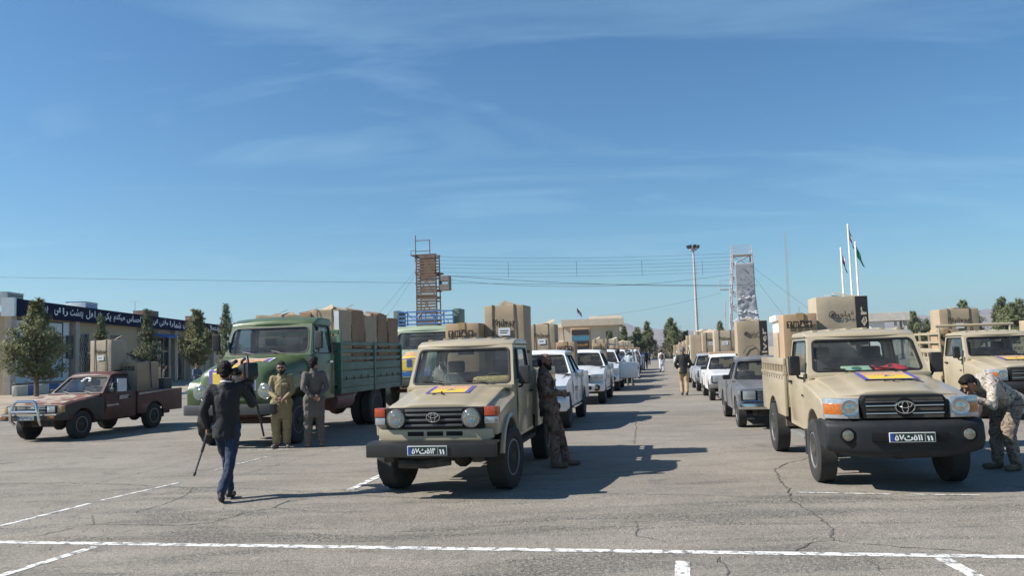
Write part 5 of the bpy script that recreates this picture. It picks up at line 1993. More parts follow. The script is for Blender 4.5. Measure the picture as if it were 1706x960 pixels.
    for y in (0, 4.5):
        q.tube([(-.95, y, r), (.95, y, r)], .07, 8)
    q.capsule((0, 4.4, r), (0, 4.6, r), .22, .22, 12)
    q.build('chassis', mat('rusty_frame', (.07, .03, .022), .85, var=.3), root)
    q = MB(); q.tube([(.86, 1.95, .78), (.86, 3.0, .78)], .24, 16); q.build('fuel_tank', mat('tank_red', (.14, .05, .045), .6, var=.2, dust=.2), root, bevel=.01)
    q = MB(); q.tube([(.8, 3.2, .72), (.84, 3.5, .8), (.84, 3.8, 1.0), (.84, 4.3, 1.06), (.84, 4.9, 1.04)], .06, 8); q.build('mudguard_bar', M_STEEL, root)
    for sx in (-1, 1):
        wheel(root, sx * .92, 0, r, .27, sx, M_GREYB, 0, .02, dish=-.1)
        wheel(root, sx * .98, 4.5, r, .26, sx, M_GREYB, 0, .02, dish=.5)
        wheel(root, sx * .68, 4.5, r, .26, sx, M_GREYB, 0, .02, dish=.5)
        q = MB(); q.box(sx * .84 - .3, sx * .84 + .3, 5.14, 5.16, .35, 1.0); q.build('mud_flap', M_BLACK, root)
    # bed
    y0, y1, bw, z0 = 2.02, 6.55, 1.14, 1.12
    q = MB(); q.box(-bw + .03, bw - .03, y0 + .03, y1 - .03, z0 - .06, z0); q.build('bed_floor', M_UNDER, root)
    q = MB(); q.box(-bw, bw, y0, y1, z0 - .2, z0 - .065); q.build('bed_beam', bedm, root, bevel=.01)
    for sx in (-1, 1):
        X0, X1 = min(sx * (bw - .05), sx * bw), max(sx * (bw - .05), sx * bw)
        for k in range(3):
            q = MB(); q.box(X0, X1, y0 + .05, (y0 + y1) / 2 - .03, z0 - .06 + k * .21, z0 + .135 + k * .21); q.build('side_board', bedm, root, bevel=.012)
            q = MB(); q.box(X0, X1, (y0 + y1) / 2 + .03, y1 - .05, z0 - .06 + k * .21, z0 + .135 + k * .21); q.build('side_board', bedm, root, bevel=.012)
        for k in range(3):
            z = z0 + .60 + k * .18
            for ya, yb_ in ((y0 + .05, (y0 + y1) / 2 - .03), ((y0 + y1) / 2 + .03, y1 - .05)):
                q = MB(); q.box(X0 + .01, X1 - .01, ya, yb_, z, z + .09); q.build('side_slat', bedm, root, bevel=.008)
        for y, zt_ in ((y0, 2.45), ((y0 + y1) / 2, 2.12), (y1 - .06, 2.12)):
            q = MB(); q.box(X0 - .03, X1 + .03, y - .03, y + .045, z0 - .2, zt_); q.build('bed_post', M_TURQ if y == y0 else bedm, root, bevel=.01)
        for i in range(9):
            y = y0 + .35 + i * .48
            q = MB(); q.box(sx * (bw + .008) - .008, sx * (bw + .008) + .008, y - .015, y + .015, z0 + .12, z0 + .22); q.build('latch', M_BLACK, root)
    q = MB()
    for k in range(6):
        q.box(-bw + .05, bw - .05, y0 - .02, y0 + .02, z0 + .02 + k * .2, z0 + .19 + k * .2)
    q.build('headboard', bedm, root, bevel=.008)
    q = MB(); q.box(-bw + .03, bw - .03, y0 - .035, y0 + .035, 2.36, 2.44); q.build('headboard_rail', M_TURQ, root)
    q = MB(); q.box(-bw + .05, bw - .05, y1 - .05, y1 - .01, z0, z0 + .56); q.build('tailgate', bedm, root, bevel=.01)
    return root

# ------------------------------------------------------------------ place the vehicles
def put(o, x, y, deg):
    o.location = (x, y, 0)
    o.rotation_euler = (0, 0, R(deg))


LCR = lc_new('land_pickup', (4.68, 10.34, 0), R(-9.0), 'beige single cab pickup with red cloth on its dashboard and black moulded bumper')
LCL = lc_old('land_pickup', (-.87, 10.80, 0), R(-11.0), 'older beige pickup with round headlights and a flat black steel bumper')
LC2 = lc_new('land_pickup', (11.15, 18.0, 0), R(-9), 'beige pickup with a pipe rack over the cab behind the bending soldier', rail=True, rug=False, fold=False, tint=M_GWT, plate_txt='۵۷' + shape_fa('ث'))
LC3 = lc_new('land_pickup', (18.25, 25.8, 0), R(-9), 'beige pickup parked beyond the one with the pipe rack', rug=False, fold=False, tint=M_GWT, poster_on=False, plate_txt='')
BH_ = hilux_old('old_pickup', (-11.42, 20.0, 0), R(-11.5), 'battered maroon pickup with chrome bull bar and black front wing')
L1 = lorry('bonneted_lorry', (-5.62, 17.35, 0), R(-10.5), 'green bonneted lorry loaded with bulging cartons', M_GREEN, M_BEDG)
L2 = lorry('bonneted_lorry', (-3.55, 29.4, 0), R(-10.5), 'pale green bonneted lorry carrying a blue roof rack', M_PGREEN, M_BEDG)
L2.scale = (1.06, 1.06, 1.06)
H1 = hilux_new()
H1['label'] = 'white double cab pickup partly hidden by the leaning soldier'
put(H1, .42, 19.0, -11.2)
hl_ = [(2.2, 27.45, 'white double cab pickup with its whole front showing, carrying a dark printed carton'), (3.75, 35.6, 'white double cab pickup with an open front door'), (5.3, 43.6, 'white double cab pickup behind the one with the open door'),
       (6.9, 51.8, 'white double cab pickup near the man in black'), (8.4, 60.0, 'white double cab pickup, last but one of the lane beside the men'), (9.9, 68.4, 'white double cab pickup at the far end of the lane beside the men')]
HS = [H1]
for x, y, lb in hl_:
    h = copy_tree(H1)
    h['label'] = lb
    put(h, x, y, -11)
    HS.append(h)
# open the front door of the third one (the lane side)
for o in list(COL.objects):
    if o.parent == HS[2] and o.name.startswith('door') and 'lettering' not in o.name:
        xs = [v.co.x for v in o.data.vertices]
        ys = [v.co.y for v in o.data.vertices]
        if min(xs) > 0 and min(ys) < 1.0:
            P0 = Matrix.Translation((.87, .80, 0))
            o.matrix_local = P0 @ Matrix.Rotation(R(-62), 4, 'Z') @ P0.inverted()
            o.name = 'open_door'
            q = MB()
            hole, ring, nrm = frame_panel(q, [(.86, .80, 1.19), (.86, 1.68, 1.19), (.66, 1.66, 1.70), (.66, 1.28, 1.70)], (.05, .05, .02, .05), .05, .04, (1, 0, 0))
            q.build('window_frame', M_WPAINT, o)
            pane('door_window', hole, ring, nrm, M_GSIDE, o, .04, gasket=False)

G1 = old_pickup(M_GREYP, 'dark grey pickup with chrome bumper behind the beige pickup bed')
put(G1, 5.62, 17.7, -9)
G2 = old_pickup(M_WPAINT, 'small white pickup squeezed between the grey and the silver one', chrome=False)
put(G2, 7.25, 26.9, -9)
G3 = old_pickup(M_SILVER, 'silver pickup with square headlights next to the walking man', chrome=False)
put(G3, 8.2, 33.0, -9)
C1 = old_pickup(M_CREAM, 'cream pickup with a tall cab behind the silver pickup', chrome=False)
put(C1, 9.75, 41.2, -9)
C1.scale = (1.12, 1.05, 1.28)
for x, y, lb in ((11.2, 49, 'white pickup just beyond the cream one'), (12.6, 57, 'white pickup, third from the far end of the carton lane'), (14.1, 65, 'white pickup, second from the far end of the carton lane'), (15.6, 74, 'white pickup at the far end of the carton lane')):
    h = copy_tree(G2)
    h['label'] = lb
    h['group'] = 'small white pickups in the carton lane'
    put(h, x, y, -9)

# posters on the lorries, blue rack and bull bar of the pale one
def cloth_poster(root, x0, x1, zlow, name='poster'):
    def f(u, v, e, o):
        u = e[0] + (e[1] - e[0]) * u
        v = e[2] + (e[3] - e[2]) * v
        x = x0 + (x1 - x0) * u
        if v < .5:
            y, z = -.90 - o, zlow + (1.58 - zlow) * v / .5
        else:
            t = (v - .5) / .5
            y, z = -.90 + .85 * t - o * (1 - t), 1.58 + .235 * t ** .8 + o * .8
        k = (x / .7) ** 2
        return V((x, y + .09 * k, z - .035 * k + .012 * math.sin(9 * u + 5 * v)))
    objs = []
    q = MB(); q.grid(lambda u, v: f(u, v, (0, 1, 0, 1), .02), 14, 14)
    a = q.build(name, M_POSTW, root, smooth=60)
    a['label'] = 'curling yellow cloth poster with purple border'
    for nm, mt, e, o in (('poster_border', M_POSTB, (.03, .97, .03, .97), .026), ('poster_field', M_YEL, (.12, .88, .06, .62), .032), ('poster_text', M_POSTT, (.12, .88, .63, .95), .032)):
        q = MB(); q.grid(lambda u, v, e=e, o=o: f(u, v, e, o), 12, 12); q.build(nm, mt, a, smooth=60)
    q = MB(); q.grid(lambda u, v: f(u, v, (.42, .62, .2, .48), .038), 4, 4); q.build('poster_mark', M_BLUEP, a, smooth=60)
cloth_poster(L1, -.56, .52, 1.18)
cloth_poster(L2, -.45, .45, 1.15)
q = MB(); q.box(-.78, .78, -1.02, -.96, 1.0, 1.14); q.box(-.78, -.6, -1.02, -.96, 1.14, 1.3); q.box(.6, .78, -1.02, -.96, 1.14, 1.3)
q.build('brush_guard', mat('rack_blue', (.02, .13, .36), .5, var=.2, dust=.1), L2, bevel=.015)
MR = MATS['rack_blue']
rk = empty('roof_rack', (0, 0, 0), 0, 'blue steel roof rack with scrolled bars on the pale lorry', 'roof rack')
rk.matrix_basis = Matrix.Translation((-3.55, 29.4, 0)) @ Matrix.Rotation(R(-10.5), 4, 'Z') @ Matrix.Translation((0, 1.6, 2.945))
for z in (.05, .20, .35, .52):
    q = MB(); q.tube([(-1.08, -.4, z), (1.08, -.4, z)], .028, 6); q.build('front_bar', MR, rk)
for x in (-1.08, -.72, -.36, 0, .36, .72, 1.08):
    q = MB(); q.tube([(x, -.4, 0), (x, -.4, .56)], .025, 6); q.build('upright', MR, rk)
for sx in (-1, 1):
    q = MB(); q.tube([(sx * .15, -.42, .5), (sx * .3, -.42, .3), (sx * .55, -.42, .27), (sx * .7, -.42, .46), (sx * .85, -.42, .5)], .018, 6); q.build('scroll', MR, rk)
    q = MB(); q.tube([(sx * .8 + .09 * math.cos(t * .52), -.42, .12 + .09 * math.sin(t * .52)) for t in range(12)], .016, 5, closed=True); q.build('ring', MR, rk)
    for z in (.05, .52):
        q = MB(); q.tube([(sx * 1.05, -.4, z), (sx * 1.1, .5, z)], .022, 6); q.build('side_bar', MR, rk)
    q = MB(); q.box(sx * 1.2 - .12, sx * 1.2 + .1, -.3, .55, .0, .6); q.build('side_box', M_BEDG, rk, bevel=.01)

# ------------------------------------------------------------------ cartons
M_CARD = mat('cardboard', (0.36, 0.28, 0.19), .85, var=.09, scale=3, bump=.15, bscale=40)
M_CARD2 = mat('cardboard_orange', (0.38, 0.265, 0.165), .85, var=.09, scale=3, bump=.15, bscale=40)
M_CARD3 = mat('cardboard_pale', (0.39, 0.325, 0.235), .85, var=.09, scale=3, bump=.15, bscale=40)
M_CARDB = mat('cardboard_brown', (0.25, 0.16, 0.10), .88, var=.16, scale=4, bump=.3, bscale=25)
M_STRAP = mat('strap_dark', (0.10, 0.085, 0.06), .6, var=.2)
M_INK = mat('carton_ink', (0.028, 0.024, 0.02), .8)
M_STICK = mat('sticker', (0.66, 0.68, 0.70), .6, var=.06)
M_TEAL = mat('print_teal', (0.05, 0.17, 0.24), .7, var=.2)
M_ORTXT = mat('print_orange', (0.5, 0.24, 0.08), .7)
M_BINK = mat('print_black', (0.02, 0.02, 0.022), .7, var=.2)


def carton(label, base, lx, ly, lz, w, d, h, mt=M_CARD, style='philver', yaw=0.0, flaps=True, group='appliance cartons loaded on the pickups', sub=2, detail=True, side='+x'):
    """base: vehicle root whose bed carries it; lx, ly, lz in the vehicle frame; style: what is printed on the front"""
    r = empty('carton', (0, 0, 0), 0, label, 'carton', group)
    r.matrix_basis = base.matrix_basis @ Matrix.Diagonal((1 / base.scale.x, 1 / base.scale.y, 1 / base.scale.z, 1)) @ Matrix.Translation((lx, ly, lz)) @ Matrix.Rotation(yaw, 4, 'Z')
    sd = random.random() * 50
    q = MB()
    q.box(-w / 2, w / 2, -d / 2, d / 2, 0, h)
    bul = .014 if style != 'crumpled' else .05

    def warp(p):
        k = noise.noise_vector(V((p.x * 2 + sd, p.y * 2, p.z * 2))) * bul
        if style == 'crumpled':
            k += noise.noise_vector(V((p.x * 7 + sd, p.y * 7, p.z * 7))) * .022
        return V((p.x + k.x, p.y + k.y, p.z + k.z * .7))
    cuts = [(0, w * t) for t in (-.25, 0, .25)] + [(1, d * t) for t in (-.25, 0, .25)] + [(2, h * t) for t in (.1, .2, .3, .4, .5, .6, .7, .8, .9)]
    q.build('box', mt, r, bevel=.012, warp=warp, cuts=cuts)
    if flaps:
        for k in range(3):
            a = random.uniform(-1.1, .9)
            q = MB()
            ww = w * random.uniform(.35, .6)
            Mx = Matrix.Translation((random.uniform(-.25, .25) * w, random.uniform(-.3, .3) * d, h + .006)) @ Matrix.Rotation(random.uniform(-.3, .3), 4, 'Z') @ Matrix.Rotation(a * .4, 4, 'Y') @ Matrix.Rotation(abs(a) * .35, 4, 'X')
            q.box(-ww / 2, ww / 2, -.04 * d, d * .38, .004, .012, Mx)
            q.build('flap', mt, r)
    if not detail:
        return r
    yf = -d / 2 - .013
    if style in ('philver', 'crumpled'):
        for x in (-w * .28, w * .26):
            q = MB()
            q.box(x - .012, x + .012, yf - .001, yf + .004, .0, h + .01)
            q.box(x - .012, x + .012, yf, d / 2, h + .004, h + .012)
            q.build('strap', M_STRAP, r)
    if style == 'philver':
        text('Philver', .2, M_INK, r, face((0, yf - .003, h * .83)), width=w * .58, height=.125, off=.002)
        q = MB(); q.box(-.10, .10, yf - .003, yf - .001, h * .70, h * .70 + .13); st = q.build('sticker', M_STICK, r)
        q = MB(); q.box(-.07, .07, yf - .0045, yf - .0035, h * .70 + .075, h * .70 + .09); q.box(-.07, .05, yf - .0045, yf - .0035, h * .70 + .04, h * .70 + .055); q.build('sticker_print', M_INK, st)
        for z in (.55, .59, .64):
            q = MB(); q.box(w * .08, w * .40, yf - .003, yf - .001, h * z, h * z + .009); q.build('fine_print', M_INK, r)
    if style == 'logo':
        text(shape_fa('فیلور'), .2, M_INK, r, face((w * .04, yf - .003, h * .82)), width=w * .34, height=.12, off=.0)
        q = MB()
        q.tube([(-w * .2 + .05 * math.cos(t * .52), yf - .002, h * .82 + .05 * math.sin(t * .52)) for t in range(12)], .007, 4, closed=True)
        q.prism([(-w * .2 - .02, h * .82 - .016), (-w * .2 + .02, h * .82 - .016), (-w * .2, h * .82 + .02)], yf - .004, yf - .001, 'y')
        q.build('logo', M_INK, r)
        q = MB(); q.box(w * .5 - .20, w * .5 - .012, yf - .003, yf - .001, .01, h - .01); dk = q.build('dark_panel', M_BINK, r)
        Mx = Matrix.Translation((w * .5 - .10, yf - .006, h * .58)) @ Matrix.Rotation(R(-90), 4, 'Y') @ Matrix.Rotation(R(90), 4, 'X')
        text('Philver', .2, mat('print_cream', (.5, .42, .3), .8), dk, Mx, width=h * .62, height=.13, off=.002)
        q = MB()
        q.tube([(-w * .34, yf - .002, h * .55), (-w * .2, yf - .002, h * .63), (w * .0, yf - .002, h * .66), (w * .14, yf - .002, h * .6), (w * .16, yf - .002, h * .5)], .006, 4)
        q.build('drawing', M_INK, r)
    if style == 'symbols':
        for k in range(4):
            x = -w * .33 + k * w * .2
            z = h - .17
            q = MB(); q.box(x - .042, x + .042, yf - .002, yf, z - .055, z + .055); sy = q.build('handling_symbol', M_INK, r)
            q = MB()
            if k == 0:
                q.prism([(x - .028, z + .04), (x + .028, z + .04), (x + .006, z), (x + .006, z - .03), (x + .02, z - .04), (x - .02, z - .04), (x - .006, z - .03), (x - .006, z)], yf - .004, yf - .0025, 'y')
            elif k == 1:
                q.box(x - .022, x - .008, yf - .004, yf - .0025, z - .035, z + .035); q.box(x + .008, x + .022, yf - .004, yf - .0025, z - .035, z + .035)
            elif k == 2:
                q.box(x - .025, x + .025, yf - .004, yf - .0025, z - .03, z - .005); q.box(x - .008, x + .008, yf - .004, yf - .0025, z - .004, z + .03)
            else:
                q.prism([(x - .03, z), (x, z + .035), (x + .03, z), (x + .005, z), (x + .005, z - .035), (x - .005, z - .035), (x - .005, z)], yf - .004, yf - .0025, 'y')
            q.build('symbol_mark', mt, sy)
        q = MB(); q.box(-.055, .055, yf - .001, yf + .004, h - .1, h + .012); q.box(-.055, .055, yf, d / 2, h + .004, h + .009); q.build('tape', mat('packing_tape', (.36, .24, .12), .3), r)
    if style == 'tv':
        for z0, z1, m_ in ((.80, .95, M_BINK), (.64, .78, M_TEAL), (.40, .63, M_BINK), (.28, .39, M_TEAL)):
            q = MB(); q.box(-w * .44, w * .44, yf - .003, yf - .001, h * z0, h * z1); q.build('print_band', m_, r)
        text(shape_fa('الکترواستیل'), .2, M_ORTXT, r, face((0, yf - .005, h * .52)), width=w * .7, height=.1, off=.006)
    # print on the side face that shows
    sx = 1 if side == '+x' else -1
    xs = sx * (w / 2 + .012)
    if style in ('philver', 'logo'):
        for z in (.18, .35, .52):
            q = MB(); q.box(min(xs, xs + sx * .002), max(xs, xs + sx * .002), -d * .3, d * .1, h * z, h * z + .05); q.build('side_print', M_INK if z > .4 else M_STRAP, r)
    return r


carton('tall strapped carton with white sticker on the older beige pickup', LCL, .22, 2.98, .885, .68, .66, 1.68)
carton('short carton with four handling symbols on the older beige pickup', LCL, -.40, 2.50, .885, .56, .55, 1.39, M_CARD2, 'symbols', flaps=False)
carton('plain carton deep in the bed of the older beige pickup', LCL, -.42, 3.5, .885, .66, .7, 1.2, M_CARD3, 'plain')
carton('tall torn carton with dark corner panel on the red cloth pickup', LCR, .24, 3.05, .885, .80, .66, 1.64, M_CARD3, 'logo', side='-x')
carton('orange brown carton with black handling symbols on the red cloth pickup', LCR, -.52, 2.48, .885, .50, .52, 1.36, M_CARD2, 'symbols', flaps=False, side='-x')
carton('plain carton at the rear of the red cloth pickup', LCR, -.30, 3.85, .885, .7, .6, 1.1, M_CARD, 'plain', flaps=False)
carton('wide torn carton under the pipe rack of a beige pickup', LC2, -.05, 3.1, .885, .95, .7, 1.68, M_CARD, 'philver', side='-x')
carton('smaller carton beside the cab under the pipe rack', LC2, -.58, 2.5, .885, .4, .5, 1.15, M_CARD2, 'symbols', flaps=False)
carton('carton on the farthest beige pickup', LC3, .0, 3.0, .885, .8, .7, 1.5, M_CARD, 'philver', side='-x')
# maroon pickup
carton('tall strapped carton roped upright on the maroon pickup', BH_, -.42, 2.44, .64, .66, .62, 1.83, M_CARD3, 'philver')
carton('low carton with handling symbols roped on the maroon pickup', BH_, .14, 3.0, .64, .58, .95, 1.20, M_CARD, 'symbols', flaps=False)
carton('small dark carton at the tail of the maroon pickup', BH_, .30, 3.72, .64, .5, .36, .72, mat('dark_carton', (.09, .085, .09), .8), 'plain', flaps=False)
q = MB()
for P in ([(-.35, 2.75, 2.2), (.2, 3.0, 1.9), (.45, 3.05, 1.85), (.47, 3.1, 1.1), (.82, 3.2, 1.05)],):
    q.tube(P, .014, 6)
rp_ = q.build('rope', mat('rope_blue', (.04, .05, .12), .8), None)
rp_.matrix_basis = BH_.matrix_basis.copy()
tag(rp_, 'dark blue rope lashing the cartons on the maroon pickup', 'rope')
# white double cabs
carton('tall strapped carton on the white pickup behind the leaning soldier', HS[0], -.22, 3.25, .76, .72, .66, 1.77)
carton('short carton on the white pickup behind the leaning soldier', HS[0], .42, 3.15, .76, .52, .55, 1.27, M_CARD2, 'symbols', flaps=False)
carton('dark printed carton with blue bands and orange lettering', HS[1], -.25, 3.35, 1.3, .74, .5, 1.36, M_CARD2, 'tv', flaps=False)
carton('orange carton underneath the dark printed one', HS[1], -.25, 3.35, .76, .80, .7, .53, M_CARD2, 'plain', flaps=False)
carton('carton with handling symbols beside the dark printed one', HS[1], .45, 3.2, .76, .52, .6, 1.28, M_CARD2, 'symbols', flaps=False)
nm_ = ['pickup with the open door', 'pickup behind the open door', 'pickup near the man in black', 'last but one double cab', 'farthest double cab']
for k, h_ in enumerate(HS[2:]):
    carton('tall carton on the ' + nm_[k], h_, -.2, 3.3, .76, .72, .66, 1.55 + .1 * (k % 2), (M_CARD, M_CARD3)[k % 2], 'philver')
    carton('short carton on the ' + nm_[k], h_, .45, 3.3, .76, .5, .6, 1.2, M_CARD2, 'symbols', flaps=False)
# right lane
carton('tall torn carton with vertical lettering on the dark grey pickup', G1, -.02, 2.75, .60, .74, .66, 1.80, M_CARD, 'logo', side='-x')
carton('tall strapped carton on the small white pickup', G2, .08, 2.8, .60, .76, .66, 1.78, M_CARD3, 'philver', side='-x', flaps=False)
carton('low carton by the cab of the small white pickup', G2, .05, 2.15, .60, 1.2, .4, 1.0, M_CARD2, 'plain', flaps=False)
carton('tall carton with white sticker on the silver pickup', G3, .12, 2.8, .60, .74, .66, 1.82, M_CARD, 'philver', side='-x')
carton('plain carton behind the silver pickup cab', G3, -.50, 3.3, .60, .5, .6, 1.75, M_CARD3, 'plain', flaps=False)
carton('tall carton on the cream pickup', C1, .1, 2.8, .75, .74, .66, 1.9, M_CARD3, 'philver', side='-x')
carton('carton leaning at the rear of the cream pickup', C1, -.45, 3.4, .75, .5, .6, 1.7, M_CARD, 'plain', flaps=False)
WP = [o for o in COL.objects if o.get('group') == 'small white pickups in the carton lane']
nn_ = ['pickup beyond the cream one', 'third pickup from the lane end', 'second pickup from the lane end', 'pickup at the lane end']
for k, h_ in enumerate(WP):
    carton('tall carton on the white ' + nn_[k], h_, .1, 2.8, .6, .74, .66, 1.75, (M_CARD, M_CARD3)[k % 2], 'philver', side='-x')
    carton('second carton on the white ' + nn_[k], h_, -.5, 3.4, .6, .5, .6, 1.5, M_CARD, 'plain', flaps=False)
# the lorry load: two layers of crumpled cartons
gl = 'crumpled cartons heaped on the green lorry'
for lay in range(2):
    for i in range(5):
        for j in range(3):
            if lay == 0 and j < 2:
                continue
            w_, d_ = .70, .84
            hh_ = .80 if lay == 0 else .86 + random.uniform(-.06, .10)
            carton(('crumpled carton on the green lorry top layer, ' if lay else 'crumpled carton seen between the green lorry slats, ') + (('far row, ', 'middle row, ', 'lane side row, ')[j] if lay else '') + ('by the headboard', 'second from the headboard', 'third from the headboard', 'second from the tailgate', 'by the tailgate')[i], L1, -.71 + j * .71, 2.55 + i * .885 + random.uniform(-.03, .03), 1.125 + .90 * lay + (.0 if lay == 0 else .002),
                   w_, d_, hh_ if lay else .895, M_CARDB if random.random() < .8 else M_CARD, 'crumpled', random.uniform(-.04, .04) if lay else 0, flaps=bool(lay), group=gl, detail=(j == 2))
q = MB(); q.box(-.06, .06, -.003, .003, 0, .45)
pp = q.build('paper_strip', M_STICK, None)
pp.matrix_basis = L1.matrix_basis @ Matrix.Translation((1.02, 2.09, 2.46))
tag(pp, 'white paper strip taped to the first carton of the lorry load', 'paper')
for k, (x, y, z) in enumerate(((-.5, 3.0, 1.13), (.35, 3.1, 1.13), (.6, 3.9, 1.13))):
    carton(('brown carton by the headboard of the pale lorry', 'brown carton in the middle of the pale lorry bed', 'brown carton farther back on the pale lorry bed')[k], L2, x, y, z, .8, .7, 1.55, M_CARD2, 'plain', flaps=False)

# ------------------------------------------------------------------ people
M_SKIN = mat('skin', (0.30, 0.165, 0.105), .55, var=.12, scale=12)
M_SKIN2 = mat('skin_dark', (0.19, 0.10, 0.066), .55, var=.12, scale=12)
M_HAIR = mat('black_hair', (0.012, 0.010, 0.009), .55, var=.3, scale=40, bump=.6, bscale=120, spec=.2)
M_HAIRG = mat('grey_hair', (0.13, 0.125, 0.12), .6, var=.4, scale=40, bump=.6, bscale=120)
M_SHOE = mat('shoe_black', (0.02, 0.018, 0.017), .5, var=.2)
M_SANDAL = mat('sandal_grey', (0.16, 0.14, 0.125), .7, var=.2)
M_BOOT = mat('boot_tan', (0.13, 0.095, 0.06), .8, var=.2)
M_JACKET = mat('black_jacket', (0.012, 0.012, 0.014), .75, var=.25, scale=8)
M_JEANS = mat('blue_jeans', (0.020, 0.032, 0.065), .85, var=.35, scale=7)
M_KHAKI = mat('khaki_cloth', (0.25, 0.20, 0.105), .85, var=.12, scale=5)
M_GREYC = mat('grey_cloth', (0.10, 0.09, 0.08), .85, var=.14, scale=5)
M_TAN = mat('tan_trousers', (0.34, 0.25, 0.14), .85, var=.12)
M_WCLOTH = mat('white_cloth', (0.66, 0.66, 0.68), .85, var=.06)
M_LBLUE = mat('pale_blue_cloth', (0.42, 0.47, 0.56), .85, var=.08)
M_PURP = mat('lilac_cloth', (0.36, 0.34, 0.55), .85, var=.2)
M_VEST = mat('brown_vest', (0.16, 0.10, 0.055), .85, var=.2)
M_BLUEG = mat('blue_grey_cloth', (0.09, 0.11, 0.16), .85, var=.2)
M_CAMO = ramp_mat('brown_camouflage', [(0, (.05, .032, .024)), (.42, (.105, .066, .05)), (.5, (.15, .10, .078)), (.58, (.20, .14, .11)), (.66, (.07, .045, .035))], 9, .88, snap=.016, detail=2)
M_CAMOD = ramp_mat('desert_camouflage', [(0, (.12, .085, .06)), (.40, (.36, .31, .26)), (.5, (.50, .46, .41)), (.575, (.20, .14, .10)), (.63, (.42, .37, .32))], 15, .88, detail=3, stretch=(1, 1, 1.6), dist=1.2)
M_CAMOT = ramp_mat('desert_camouflage_trousers', [(0, (.08, .06, .045)), (.42, (.20, .16, .125)), (.52, (.27, .225, .18)), (.6, (.13, .10, .075))], 13, .88, detail=3, stretch=(1, 1, 1.6), dist=1.2)


def remesh(name, mb_, vox, mt, parent, smooth=4, fold=0.0, fscale=(9, 9, 3.5), seed=0.0, adaptive=0):
    me = bpy.data.meshes.new(name)
    me.from_pydata(mb_.v, [], mb_.f)
    o = bpy.data.objects.new(name, me)
    md = o.modifiers.new('r', 'REMESH')
    md.mode = 'VOXEL'
    md.voxel_size = vox
    md.adaptivity = adaptive
    if smooth:
        sm_ = o.modifiers.new('s', 'SMOOTH')
        sm_.iterations = smooth
        sm_.factor = .5
    nm = baked(o)
    bpy.data.objects.remove(o)
    nm.name = name
    if fold:
        for v in nm.vertices:
            p = v.co
            k = noise.noise(V((p.x * fscale[0] + seed, p.y * fscale[1], p.z * fscale[2] + 4 * noise.noise(V((p.x * 3, p.y * 3, p.z * 3 + seed)))))) \
                + .5 * noise.noise(V((p.x * fscale[0] * 2.3, p.y * fscale[1] * 2.3 + seed, p.z * fscale[2] * 3)))
            v.co = p + v.normal * k * fold
    nm.materials.clear()
    nm.materials.append(mt)
    nm.shade_smooth()
    ob = bpy.data.objects.new(name, nm)
    COL.objects.link(ob)
    ob.parent = parent
    return ob


STAND = dict(pelvis=(0, 0, .96), chest=(0, .01, 1.30), neck=(0, .02, 1.49), head=(0, 0, 1.63), shL=(.168, .01, 1.425), shR=(-.168, .01, 1.425), elL=(.225, .03, 1.14), elR=(-.225, .03, 1.14), wrL=(.235, -.06, .90), wrR=(-.235, -.06, .90),
             hipL=(.095, 0, .93), hipR=(-.095, 0, .93), knL=(.11, -.02, .50), knR=(-.11, -.02, .50), anL=(.12, .01, .09), anR=(-.12, .01, .09), toeL=(.15, -.17, .03), toeR=(-.15, -.17, .03))


def hand(mb_, w, d, side, curl=.5):
    """five fingers off a palm; d: direction of the hand, side: thumb direction"""
    w, d, side = V(w), V(d).normalized(), V(side)
    side = (side - d * side.dot(d)).normalized()
    pal = d.cross(side).normalized()
    mb_.capsule(w, w + d * .075, .026, .034, 8, flat=(pal, .6))
    for k, (o, ln) in enumerate(((.030, .068), (.011, .078), (-.009, .073), (-.028, .058))):
        a = w + d * .085 + side * o
        b = a + (d * math.cos(curl * .7) + pal * math.sin(curl * .7)) * ln * .55
        c = b + (d * math.cos(curl * 1.8) + pal * math.sin(curl * 1.8)) * ln * .5
        mb_.capsule(a - d * .02, b, .0095, .009, 6)
        mb_.capsule(b, c, .009, .0075, 6)
    a = w + d * .025 + side * .028
    b = a + (d * .7 + side * .7).normalized() * .04
    mb_.capsule(a, b, .012, .0105, 6)
    mb_.capsule(b, b + (d * .9 + pal * .3).normalized() * .032, .0105, .009, 6)


